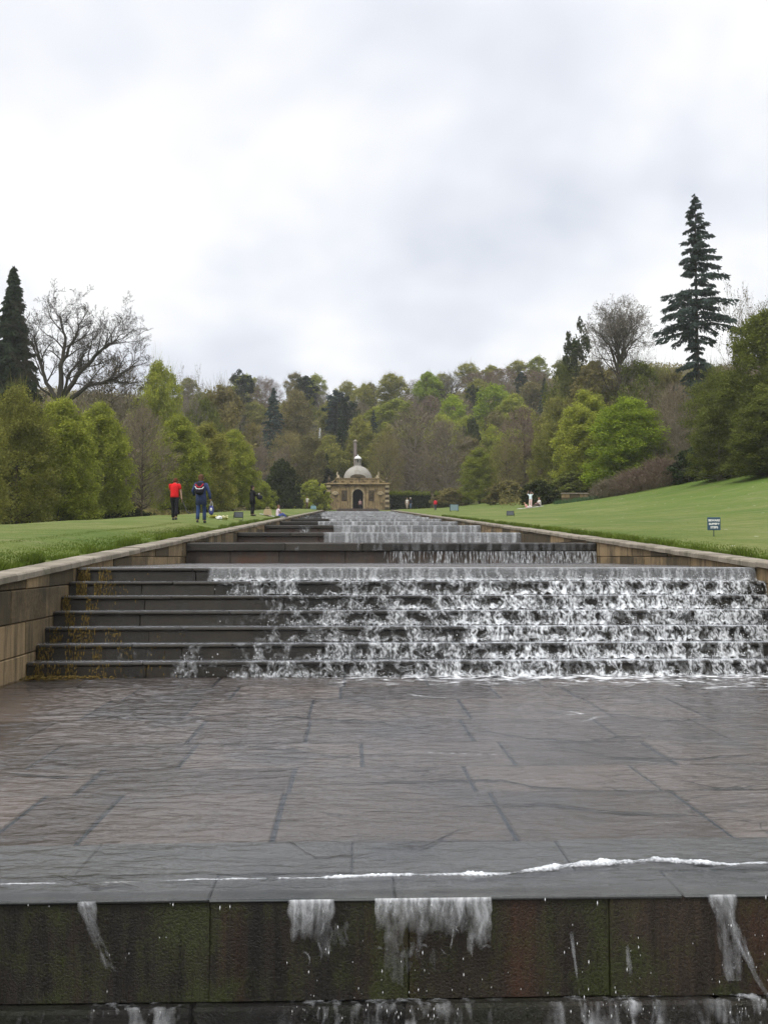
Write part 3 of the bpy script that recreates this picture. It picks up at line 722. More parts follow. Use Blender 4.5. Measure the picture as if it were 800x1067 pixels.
front_falls()

# terraces and falls above
def upper_water():
    prev, py = TOP1, ST_Y+ST_T*6+.35
    for i, (y, z) in enumerate(FALLS):
        W = Water()
        xs = np.arange(XL, XR+.01, .08); ys = np.linspace(py, y+.09, max(12, int((y+.09-py)/.1)))
        X, Y = np.meshgrid(xs, ys)
        c = sstep(-1.2, 1, X) if i < 5 else 1
        fo = .8*sstep(y-.7, y-.05, Y)*c*np.clip(.5+fbm(X*4, Y*7, i), 0, 1) + .25*sstep(.45, .8, noise(X*2.5, Y*5, i))*c
        W.grid(np.stack([X, Y, prev+.014+.004*fbm(X*2.2, Y*4, i)], -1)[::-1], fo[::-1])
        h = z - prev; du = .014 + .0005*y
        if i == 0:
            cov = lambda x: sstep(.2, 1.4, x)*.62 + .2*noise(np.asarray(x)*2.2, 3.3) + sstep(3, 6, x)*.15
            nu = int((XR+1.5)/.012); x = np.linspace(-1.5, XR-.02, nu)[None]; v = np.linspace(0, 1, 20)[:, None]
            Xs = np.broadcast_to(x, (20, nu)); V = np.broadcast_to(v, (20, nu))
            st = .6*noise(Xs*24+.8*noise(Xs*5, V), V*.8, 2)+.5*noise(Xs*55, V*1.5, 22); pr = cov(Xs)+.85*st-.22+.1*noise(Xs*40, V*4, 3)
            k = pr > .2; W.grid(np.stack([Xs, y-.02-.02*V+0*Xs, z-.2-(h-.2)*V], -1), sstep(.12, .6, pr)*(.34+.4*noise(Xs*30, V*3, 8)), k[:-1, :-1] & k[1:, 1:])
            st = noise(Xs*9, V*.5, 12)
            W.grid(np.stack([Xs, y-.024+0*V*Xs, z+.01-.19*V], -1), .08+.12*st, (cov(Xs)+.6*st > .2)[:-1, :-1])
            sp = lambda x: sstep(-2.5, 1, x)
        else:
            x0 = (-1.0, -.85, -1.9, -1.5, -2.3, -2.6, -3, -3.2, -3.4, -3.4, -3.6, -3.6)[i-1]
            cov = lambda x: sstep(x0-.03, x0+.12, x)*(.8+.25*noise(np.asarray(x)*1.3, i*2.7))
            sheet(W, x0-.5, XR-.02, y, z, prev, cov, 40.7+9*i, du=du, nv=14, smooth=.75, splash=.8, out=.14, fsc=.55 if i < 4 else .4, full=True)
            if i == 1: sheet(W, -3.2, -2.2, y, z, prev, lambda x: np.exp(-((np.asarray(x)+2.75)/.2)**2)*0, 7)
            if i == 2: sheet(W, -2.8, -1.7, y, z, prev, lambda x: np.exp(-((np.asarray(x)+2.15)/.16)**2)*.9, 7, du=.03, nv=12, smooth=.5, fsc=.6)
            if i > 4: sheet(W, XL+.1, x0, y, z, prev, lambda x: .35+.35*noise(np.asarray(x)*1.1, i), 77+i, du=du, nv=12, smooth=.5, fsc=.4)
        W.build('water', M['fall'])
        prev, py = z, y + .02
    W = Water(); X, Y = np.meshgrid(np.arange(XL, XR+.01, .1), np.linspace(py, 150.3, 40)); W.grid(np.stack([X, Y, prev+.014+.004*noise(X*2, Y*4)], -1)[::-1], 0*X); W.build('water', M['film'])
upper_water()
V_, F_ = drops(np.concatenate(DROP_P), np.concatenate(DROP_R)); V2, F2 = drops(np.concatenate(FRONT_P), np.concatenate(FRONT_R), 5.0); F_ = np.concatenate([F_, F2+len(V_)]); V_ = np.concatenate([V_, V2])
tag(link('spray', mesh_np('spray', V_, F_, smooth=True), M['foam']), 'white water droplets splashing off the steps and the near weir', 'spray', kind='stuff')

# ------------------------------------------------------------------ trees
def quads(c, a, b, tint, name):
    """one quad per centre c with half-axes a, b"""
    n = len(c); v = np.stack([c-a-b*.35, c-b*.0+a*0-b, c+a+b*.35, c+b], 1)   # a kite: reads as a leaf or a spray of leaves
    return v.reshape(-1, 3), np.arange(4*n).reshape(-1, 4), np.repeat(tint, 4)
def unit(n, rng):
    d = rng.normal(size=(n, 3)); return d/np.linalg.norm(d, axis=1)[:, None]
def leaf_quads(c, size, tint, rng, flat=.5):
    n = len(c); nrm = unit(n, rng); nrm[:, 2] += flat*np.sign(nrm[:, 2]); nrm /= np.linalg.norm(nrm, axis=1)[:, None]
    t = np.cross(nrm, unit(n, rng)); t /= np.linalg.norm(t, axis=1)[:, None]; b = np.cross(nrm, t)
    s = size*rng.uniform(.55, 1.45, n)[:, None]
    return quads(c, t*s*.5, b*s*.62, tint, '')
def strip_quads(p0, p1, w, tint, rng):
    d = p1-p0; s = np.cross(d, unit(len(p0), rng)); s /= np.linalg.norm(s, axis=1)[:, None] + 1e-9
    w = np.broadcast_to(w, (len(p0),))[:, None]
    v = np.stack([p0-s*w*.5, p0+s*w*.5, p1+s*w*.15, p1-s*w*.15], 1)
    return v.reshape(-1, 3), np.arange(4*len(p0)).reshape(-1, 4), np.repeat(tint, 4)
def merge(parts, name):
    v, f, t, n = [], [], [], 0
    for a, b, c in parts: v.append(a); f.append(b+n); t.append(c); n += len(a)
    return mesh_np(name, np.concatenate(v), np.concatenate(f), {'tint': np.clip(np.concatenate(t), 0, 1)})
SHAPES = {'lime': ([0, .06, .2, .4, .65, .85, 1], [.8, .95, 1, .98, .84, .6, .15]), 'dome': ([0, .1, .3, .55, .8, .93, 1], [.35, .7, .95, 1, .75, .45, .1]),
          'round': ([0, .15, .4, .6, .85, 1], [.45, .85, 1, .95, .6, .1]), 'cone': ([0, .05, .12, .35, .7, .9, 1], [.8, 1, .95, .7, .33, .11, .01]),
          'pine': ([0, .2, .45, .7, .9, 1], [.35, .6, .85, 1, .7, .2]), 'bush': ([0, .2, .5, .8, 1], [.9, 1, .9, .6, .15]),
          'oval': ([0, .12, .35, .6, .85, 1], [.3, .6, .9, 1, .65, .12])}
def crown_pts(H, z0, W, shape, nclump, rng, outer=.45, lump=.3):
    t = rng.random(nclump*3); th = rng.uniform(0, 2*math.pi, nclump*3)
    r = np.interp(t, *SHAPES[shape])
    keep = rng.random(nclump*3) < (.25+r); t, th, r = t[keep][:nclump], th[keep][:nclump], r[keep][:nclump]
    off = rng.uniform(0, 50)
    r = r*(1 + lump*noise(np.cos(th)*1.5+off, np.sin(th)*1.5, t*3.2))
    rad = W*.5*r*rng.random(len(t))**outer
    return np.stack([np.cos(th)*rad, np.sin(th)*rad, z0 + (H-z0)*t], -1)
def limbs(mb, C, H, z0, r0, rng, n, droop=.25):
    tops = [(0,0,-.3)]
    pts, rad = [], []
    hh = z0 + (H-z0)*.8
    for i in range(9):
        u = i/8; pts.append((.02*H*float(noise(u*3, 1.7, C[0][0])), .02*H*float(noise(u*3, 5.7, C[0][1])), -.3+(hh+.3)*u)); rad.append(r0*(1.25 if i == 0 else 1)*(1-.88*u))
    mb.tube(pts, rad, 8)
    for i in rng.choice(len(C), min(n, len(C)), replace=False):
        c = C[i]; rr = math.hypot(c[0], c[1]); zs = max(z0*.85, min(c[2] - rr*(.35+.5*rng.random()), hh*.92))
        u = min(1, (zs+.3)/(hh+.3)); k = min(7, int(u*8)); s = Vector(pts[k]).lerp(Vector(pts[k+1]), u*8-k)
        e = Vector(c); m = s.lerp(e, .5) + Vector((0, 0, -droop*rr*.3))
        rb = r0*(1-.88*u)*.5
        mb.tube([s, s.lerp(m, .5)+Vector(rng.normal(0, .04*rr, 3)), m+Vector(rng.normal(0, .06*rr, 3)), m.lerp(e, .5), e], [rb, rb*.8, rb*.55, rb*.35, .012], 5, False)
PROTO = {}
def proto_leafy(key, H, W, z0, shape, nclump, per, cr, leaf, seed, r0=.16, nl=30, twigs=0, outer=.45, lump=.3, flat=.4):
    rng = np.random.default_rng(seed)
    C = crown_pts(H-cr*.6, z0, W-cr, shape, nclump, rng, outer, lump)
    tint = rng.random(len(C)); n = len(C)*per
    idx = np.repeat(np.arange(len(C)), per)
    d = unit(n, rng)*(rng.random(n)**.45)[:, None]*cr*rng.uniform(.7, 1.3, len(C))[idx][:, None]; d[:, 2] *= .75
    P = C[idx] + d
    parts = [leaf_quads(P, leaf, np.clip(tint[idx]*.8+.2*rng.random(n), 0, 1), rng, flat)]
    if twigs:
        i = rng.integers(0, len(C), twigs); p0 = C[i]+rng.normal(0, cr*.3, (twigs, 3)); o = C[i]*np.array([1,1,.2]); o /= np.linalg.norm(o, axis=1)[:, None]+1e-6
        p1 = p0 + (o*.8+np.array([0,0,.8])+rng.normal(0, .5, (twigs, 3)))*rng.uniform(.3, 1.0, twigs)[:, None]*cr*1.1
        parts.append(strip_quads(p0, p1, .03*H/10, np.zeros(twigs), rng))
    cm = merge(parts, key+'_crown'); mb = MB(); limbs(mb, C, H, z0, r0, rng, nl)
    PROTO[key] = (mb.mesh(key+'_trunk', True), cm, H, W); cm.materials.append(None); PROTO[key][0].materials.append(None)
def proto_twiggy(key, H, W, z0, shape, nclump, per, seed, r0=.2, nl=60, tw=.045, ln=1.1, leaves=0, leaf=.2, up=.7):
    rng = np.random.default_rng(seed)
    C = crown_pts(H*.94, z0, W*.92, shape, nclump, rng, .5, .35)
    n = len(C)*per; idx = np.repeat(np.arange(len(C)), per); tint = rng.random(len(C))
    p0 = C[idx] + rng.normal(0, .3, (n, 3)); o = C[idx]*np.array([1,1,0]); o /= np.linalg.norm(o, axis=1)[:, None]+1e-6
    d = o*.55+np.array([0,0,up])+rng.normal(0, .55, (n, 3)); d /= np.linalg.norm(d, axis=1)[:, None]
    p1 = p0 + d*rng.uniform(.35, 1.0, n)[:, None]*ln
    parts = [strip_quads(p0, p1, tw*rng.uniform(.5, 1.4, n), tint[idx], rng)]
    if leaves:
        i = rng.integers(0, len(C), leaves); parts.append(leaf_quads(C[i]+rng.normal(0, .6, (leaves, 3)), leaf, .5+.5*rng.random(leaves), rng))
    cm = merge(parts, key+'_crown'); mb = MB(); limbs(mb, C, H, z0, r0, rng, nl, .1)
    PROTO[key] = (mb.mesh(key+'_trunk', True), cm, H, W); cm.materials.append(None); PROTO[key][0].materials.append(None)
def proto_bare(key, H, W, seed, r0=.5, fork=.25, nlimb=6, lean=(0,0), gnarl=.22, up=.35, nsub=(7, 6, 5), twig=.03, bud=0):
    """a leafless tree grown branch by branch"""
    rng = np.random.default_rng(seed); mb = MB(); P0, P1, WD = [], [], []; buds = []
    def grow(p, d, L, r, lvl):
        nseg = 6 if lvl < 2 else 4
        pts, rad = [Vector(p)], [r]
        for s in range(nseg):
            d = (Vector(d) + Vector(rng.normal(0, gnarl*(1 if lvl else .35), 3)) + Vector((0, 0, up*.25))*(0 if lvl == 0 else 1)).normalized()
            pts.append(pts[-1] + d*(L/nseg)); rad.append(r*(1-(.5 if lvl < 1 else .72)*(s+1)/nseg))
        if lvl <= 2: mb.tube(pts, rad, (10, 7, 5)[lvl], False)
        else:
            for a, b, ra in zip(pts[:-1], pts[1:], rad): P0.append(a[:]); P1.append(b[:]); WD.append(max(twig, ra*2))
            buds.extend([q[:] for q in pts[2:]])
        if lvl >= 4: return
        n = (nlimb,)[0] if lvl == 0 else nsub[min(lvl-1, 2)]
        for c in range(n):
            u = (fork + (1-fork)*((c+rng.random())/n)) if lvl == 0 else (.25+.75*(c+rng.random())/n)
            k = min(nseg-1, int(u*nseg)); q = pts[k].lerp(pts[k+1], u*nseg-k); base = (pts[k+1]-pts[k]).normalized()
            ax = base.orthogonal().normalized(); ax.rotate(Matrix.Rotation((c*2.4+rng.uniform(-.5,.5)), 3, base))
            ang = rng.uniform(.55, 1.15) if lvl == 0 else rng.uniform(.4, .95)
            nd = base*math.cos(ang) + ax*math.sin(ang); nd = (nd + Vector((0,0,up*.35))).normalized()
            ll = L*(rng.uniform(.75, 1.15) if lvl == 0 else rng.uniform(.42, .68))*(1-.35*u if lvl else 1)
            grow(q, nd, ll, rad[k]*(rng.uniform(.5, .75) if lvl < 2 else .6), lvl+1)
    grow((0,0,-.3), (lean[0], lean[1], 1), H*.46, r0, 0)
    p0, p1 = np.array(P0), np.array(P1)
    parts = [strip_quads(p0, p1, np.array(WD), rng.random(len(p0)), rng)]
    if bud:
        B = np.array(buds)[rng.integers(0, len(buds), bud)] + rng.normal(0, .12, (bud, 3)); parts.append(leaf_quads(B, .16, .6+.4*rng.random(bud), rng))
    cm = merge(parts, key+'_crown'); tm = mb.mesh(key+'_trunk', True)
    h = p1[:, 2].max(); w = np.percentile(np.abs(p1[:, 0]), 98)*2
    PROTO[key] = (tm, cm, h, w); cm.materials.append(None); tm.materials.append(None)
def proto_conifer(key, H, W, seed, prof, z0=.05, whorl=.62, leaf=.3, per=15, droop=.35, r0=.3, nb=7, jag=.35):
    rng = np.random.default_rng(seed); mb = MB()
    mb.tube([(0, 0, -.3+(H+.3)*i/10) for i in range(11)], [r0*(1-.96*i/10)+.01 for i in range(11)], 8)
    C, A, B, T = [], [], [], []
    z = z0*H
    while z < H*.995:
        t = z/H; L0 = W*.5*np.interp(t, *prof)
        for b in range(nb):
            L = L0*rng.uniform(1-jag, 1+jag*.6)
            if L < .12 or rng.random() < jag*.3: continue
            th = 2*math.pi*(b+rng.random()*.9)/nb; dz = z + rng.uniform(-.3, .3)*whorl; dr = droop*rng.uniform(.6, 1.3)*(1.25-t)
            o = np.array([math.cos(th), math.sin(th), 0]); s = np.array([-math.sin(th), math.cos(th), 0])
            path = lambda u: o*(L*u) + np.array([0, 0, dz + L*(.12*u - dr*u*u + .22*dr*u**5)])
            if L > .5: mb.tube([path(0), path(.35), path(.7), path(1)], [.05*L/3+.012, .04*L/3+.01, .02*L/3+.008, .006], 4, False)
            n = max(4, int(per*L)); u = .12+.88*rng.random(n)**.75; wd = (.22*L*(1-.75*u)+.06)
            sd = rng.uniform(-1, 1, n)*wd
            p = np.stack([path(q) for q in u]) + s[None]*sd[:, None]; p[:, 2] -= rng.random(n)*(.10*L+.06)*np.where(rng.random(n) < .6, 1, .2)
            C.append(p); dirn = o[None]*.6 + s[None]*np.sign(sd)[:, None]*.6 + np.stack([0*u, 0*u, -rng.random(n)*.9-.05], -1) + rng.normal(0, .22, (n, 3))
            dirn /= np.linalg.norm(dirn, axis=1)[:, None]; sz = leaf*rng.uniform(.6, 1.35, n)[:, None]
            side = np.cross(dirn, unit(n, rng)); side /= np.linalg.norm(side, axis=1)[:, None]+1e-9
            A.append(side*sz*.24); B.append(dirn*sz*.75); T.append(np.full(n, rng.random())*.7+.3*rng.random(n))
        z += whorl*rng.uniform(.75, 1.25)*(.55+.6*(1-t))
    q = quads(np.concatenate(C), np.concatenate(A), np.concatenate(B), np.concatenate(T), '')
    cm = merge([q], key+'_crown'); tm = mb.mesh(key+'_trunk', True)
    PROTO[key] = (tm, cm, H, W); cm.materials.append(None); tm.materials.append(None)

proto_leafy('lime_a', 9, 6.2, .5, 'lime', 420, 110, .55, .115, 21, nl=40, twigs=2500, lump=.2)
proto_leafy('lime_b', 9, 6.2, .7, 'lime', 420, 110, .55, .115, 22, nl=40, twigs=2500, lump=.2)
proto_leafy('lime_c', 9, 6.2, .4, 'lime', 340, 80, .6, .11, 23, nl=45, twigs=4500, lump=.25)
proto_leafy('round_a', 12, 10, 2, 'round', 210, 85, 1.0, .3, 31, nl=30, twigs=900, lump=.45)
proto_leafy('round_b', 12, 10, 2, 'dome', 150, 75, 1.05, .3, 32, nl=30, twigs=900, lump=.5)
proto_leafy('loose_a', 13, 10, 2.5, 'oval', 130, 60, 1.0, .3, 33, nl=45, twigs=2500, lump=.5, r0=.22)
proto_leafy('loose_b', 13, 11, 2.5, 'dome', 120, 60, 1.0, .3, 34, nl=45, twigs=2500, lump=.5, r0=.22)
proto_leafy('round_f', 12, 10, 1.2, 'round', 300, 170, .85, .15, 61, nl=30, twigs=1500, lump=.5)
proto_leafy('loose_f', 12, 10, 1.2, 'oval', 200, 150, .9, .15, 62, nl=40, twigs=3500, lump=.55)
proto_leafy('bush', 4, 6, .1, 'bush', 130, 80, .5, .2, 35, nl=20, lump=.4, r0=.08)
proto_leafy('bush_b', 5, 6, .1, 'bush', 120, 80, .55, .22, 36, nl=20, lump=.5, r0=.08)
proto_leafy('pine', 14, 8, 3, 'pine', 80, 120, .95, .32, 37, nl=40, lump=.5, r0=.25, outer=.6, flat=.9)
proto_leafy('pine_b', 14, 7, 2, 'oval', 85, 120, .9, .32, 38, nl=40, lump=.6, r0=.25, outer=.6, flat=.9)

proto_twiggy('twig_a', 13, 10, 1.5, 'dome', 320, 16, 41, leaves=1200)
proto_twiggy('twig_b', 13, 11, 2.0, 'oval', 320, 16, 42, leaves=600)
proto_twiggy('twig_c', 15, 11, 1.5, 'dome', 420, 18, 43, nl=110, leaves=500, up=1.0)
proto_twiggy('scrub', 4, 7, .1, 'bush', 420, 22, 44, r0=.06, nl=40, tw=.028, ln=.9, up=.9, leaves=900, leaf=.12)
def proto_limbed(key, W0, H0, seed, mains, gnarl=.22, up=.3, nsub=(7, 7, 6), ln=.5, twig=.035, bud=0):
    """bare tree: the main limbs as drawn by the tree itself, every smaller branch grown on them"""
    rng = np.random.default_rng(seed); mb = MB(); P0, P1, WD, buds = [], [], [], []
    def grow(p, d, L, r, lvl):
        nseg = 5; pts, rad = [Vector(p)], [r]; d = Vector(d)
        for q in range(nseg):
            d = (d + Vector(rng.normal(0, gnarl, 3)) + Vector((0, 0, up*.22))).normalized(); pts.append(pts[-1]+d*(L/nseg)); rad.append(r*(1-.75*(q+1)/nseg))
        if lvl <= 1: mb.tube(pts, rad, 6 if lvl == 0 else 4, False)
        else:
            for a_, b_, ra in zip(pts[:-1], pts[1:], rad): P0.append(a_[:]); P1.append(b_[:]); WD.append(max(twig, ra*2))
            buds.extend([q[:] for q in pts[2:]])
        if lvl < 3: spawn(pts, rad, L, lvl+1, nsub[lvl])
    def spawn(pts, rad, L, lvl, n, u0=.2):
        m = len(pts)-1
        for c in range(n):
            u = u0+(1-u0)*((c+rng.random())/n); k = min(m-1, int(u*m)); q = pts[k].lerp(pts[k+1], u*m-k); base = (pts[k+1]-pts[k]).normalized()
            ax = base.orthogonal().normalized(); ax.rotate(Matrix.Rotation(c*2.4+rng.uniform(-.6, .6), 3, base)); ang = rng.uniform(.45, 1.0)
            grow(q, base*math.cos(ang)+ax*math.sin(ang)+Vector((0, 0, up*.3)), L*rng.uniform(.75, 1.2)*ln*(1.15-.4*u), max(.01, min(rad[k]*.5, .09)), lvl)
    for pts, rad in mains:
        P = [Vector(p) for p in pts]; S = []
        for i in range(len(P)-1):                            # rounded, slightly crooked limb
            for q in range(4): S.append(P[i].lerp(P[i+1], q/4) + Vector(rng.normal(0, .07, 3))*(1 if i or q else 0))
        S.append(P[-1]); rr = np.interp(np.linspace(0, 1, len(S)), np.linspace(0, 1, len(rad)), rad)
        mb.tube(S, list(rr), 9, False)
        L = sum((S[i+1]-S[i]).length for i in range(len(S)-1))
        if rad[-1] < .3: spawn(S, list(rr), L, 0, max(6, int(L*1.5)), .3)
    p0 = np.array(P0); parts = [strip_quads(p0, np.array(P1), np.array(WD), rng.random(len(p0)), rng)]
    if bud: B = np.array(buds)[rng.integers(0, len(buds), bud)] + rng.normal(0, .1, (bud, 3)); parts.append(leaf_quads(B, .13, .6+.4*rng.random(bud), rng))
    cm = merge(parts, key+'_crown'); tm = mb.mesh(key+'_trunk', True); PROTO[key] = (tm, cm, H0, W0); cm.materials.append(None); tm.materials.append(None)
proto_limbed('oak', 13.5, 23.5, 71, [([(0,0,-.3), (.1,0,6), (-.1,.1,12.3)], [.7, .55, .45]),
    ([(-.1,0,12), (-1.8,.6,14.2), (-2.5,.3,17.4), (-3.3,.8,20.2)], [.26, .2, .12, .03]), ([(-.1,0,12.2), (0,-.2,15.8), (.3,.3,19), (-.6,.5,21.8)], [.32, .23, .13, .03]),
    ([(.2,0,16.6), (1.5,-.6,18.8), (2.5,-.4,21.6)], [.17, .11, .03]), ([(0,0,12.6), (2.2,.8,16.2), (4.5,.6,18.2), (6.3,.4,19.6)], [.28, .22, .13, .03]),
    ([(.1,0,12), (3,-.9,13.6), (5.8,-1,14.4), (8.2,-.4,16.6)], [.28, .21, .13, .03]), ([(-.1,0,12), (-1.6,-1.5,13.2), (-3.4,-2,15.6)], [.17, .11, .03]), ([(0,0,12.4), (.8,2.6,15), (1.5,3.4,18.6)], [.2, .13, .03]), ([(.1,0,12.2), (1.4,-2.6,14.5), (3.4,-3.2,16.8)], [.19, .12, .03])],
    ln=.42, nsub=(7, 6, 5), twig=.036, bud=1200)
mm = [([(0,0,-.3), (0,0,9), (.1,0,15.6)], [.36, .27, .2])]
for q in range(15):
    th = q*2.4; e = .25+1.15*((q+.5)/15)**.8
    mm.append(([(.1,0,13.6+2.0*random.random()), (1.6*math.cos(th)*math.sin(e), 1.6*math.sin(th)*math.sin(e), 17+1.5*math.cos(e)), (3.5*math.cos(th)*math.sin(e), 3.5*math.sin(th)*math.sin(e), 17.6+4.4*math.cos(e))], [.13, .09, .025]))
proto_limbed('maple', 9.6, 24.4, 72, mm, gnarl=.2, up=.25, ln=.46, nsub=(6, 5, 5), twig=.028, bud=4500)
proto_bare('ash', 18, 10, 15, r0=.32, fork=.3, nlimb=11, gnarl=.15, up=.5, nsub=(8, 7, 6), twig=.03, bud=3000)
fir_prof = ([0, .1, .22, .31, .39, .41, .455, .48, .52, .65, .82, .93, 1], [.5, .6, .6, .72, .6, .2, .24, .85, 1, .74, .46, .24, .04])
proto_conifer('fir', 28, 8.2, 51, fir_prof, .06, .9, .34, 50, .5, .34, 7, .6)
sp = ([0, .1, .4, .75, 1], [.8, 1, .75, .35, .02])
proto_conifer('wellingtonia', 26, 11, 53, ([0, .08, .35, .7, .92, 1], [.9, 1, .72, .36, .13, .03]), .04, .62, .5, 34, .5, .6, 9, .3)
proto_conifer('spruce', 16, 6.5, 52, sp, .06, .6, .45, 13, .3, .22, 7, .35)

GRP_WOOD = 'trees of the hillside wood'
def tree(key, px, ytop, Y, wpx, leaf, label, bark='bark', cat='tree', name='tree', group=None, rot=None, base=None, twig=None, dz=0.0):
    X = X_at(px, Y, min(ytop+40, 530)); b = gz(X, Y) - .1 if base is None else base
    tm, cm, H0, W0 = PROTO[key]; H = max(1.0, Z_at(ytop, Y, px) - b + dz); w = max(.6, wpx*Y/F_PX)
    r = empty(name, (X, Y, b), random.uniform(0, 6.28) if rot is None else rot, label, cat, group)
    r.scale = (w/W0, w/W0, H/H0)
    for nm, me, m in (('trunk', tm, M[bark]), ('crown', cm, M[leaf])):
        o = link(nm, me, None, r); o.material_slots[0].link = 'OBJECT'; o.material_slots[0].material = m
    return r
LIMES = 'clipped trees in a row along the lawn'
# the row beside the lawn, from the edge of the picture towards the pavilion
tree('lime_c', -30, 398, 54, 90, 'olive', 'row tree cut by the picture edge beside the walkers\' lawn, brownish olive', group=LIMES, name='lime_tree')
tree('lime_c', 18, 400, 60, 92, 'olive', 'olive brown budding tree below the tall dark conifer, first whole tree of the lawn row', group=LIMES, name='lime_tree')
tree('lime_a', 63, 414, 65.4, 92, 'midgreen', 'broad fresh green tree of the lawn row standing beneath the bare oak', group=LIMES, name='lime_tree')
tree('lime_b', 104, 418, 71.6, 78, 'midgreen', 'green row tree with a clear pale stem, beside the brown twiggy one', group=LIMES, name='lime_tree')
tree('twig_c', 149, 421, 79.3, 70, 'twig', 'brown twiggy tree of the lawn row, hardly any leaf yet', group=LIMES, name='lime_tree')
tree('lime_b', 186, 431, 87.2, 72, 'midgreen', 'green row tree directly behind the person in the red top', group=LIMES, name='lime_tree')
tree('lime_a', 215, 440, 94, 64, 'olive', 'olive green row tree rising behind the walker in the blue jacket', group=LIMES, name='lime_tree')
tree('lime_b', 243, 447, 102.5, 58, 'midgreen', 'last yellowish green tree of the lawn row, behind the person in black', group=LIMES, name='lime_tree')
# tall trees behind the row
tree('wellingtonia', 14, 278, 110, 100, 'dark_needle', 'tall dark pointed conifer rising above the green lawn row', cat='conifer', name='conifer', bark='bark_dark')
tree('oak', 65, 308, 105, 134, 'twig_dark', 'big bare gnarled oak with thick forking limbs against the sky', bark='bark_dark', name='oak_tree', rot=0.0)
tree('twig_a', 118, 362, 112, 90, 'twig', 'thin greenish twigged tree leaning out beside the bare oak')
tree('round_f', 166, 374, 128, 66, 'midgreen', 'round green tree standing high behind the brown twiggy row tree')
tree('ash', 197, 374, 150, 30, 'twig_grey', 'slender bare grey tree behind the round green tree', bark='bark_pale')
tree('twig_b', 35, 395, 125, 120, 'twig', 'brown bare tree mass under the tall dark pointed conifer')
tree('twig_a', 100, 400, 132, 110, 'twig', 'brown bare undergrowth tree filling the gap under the bare oak')
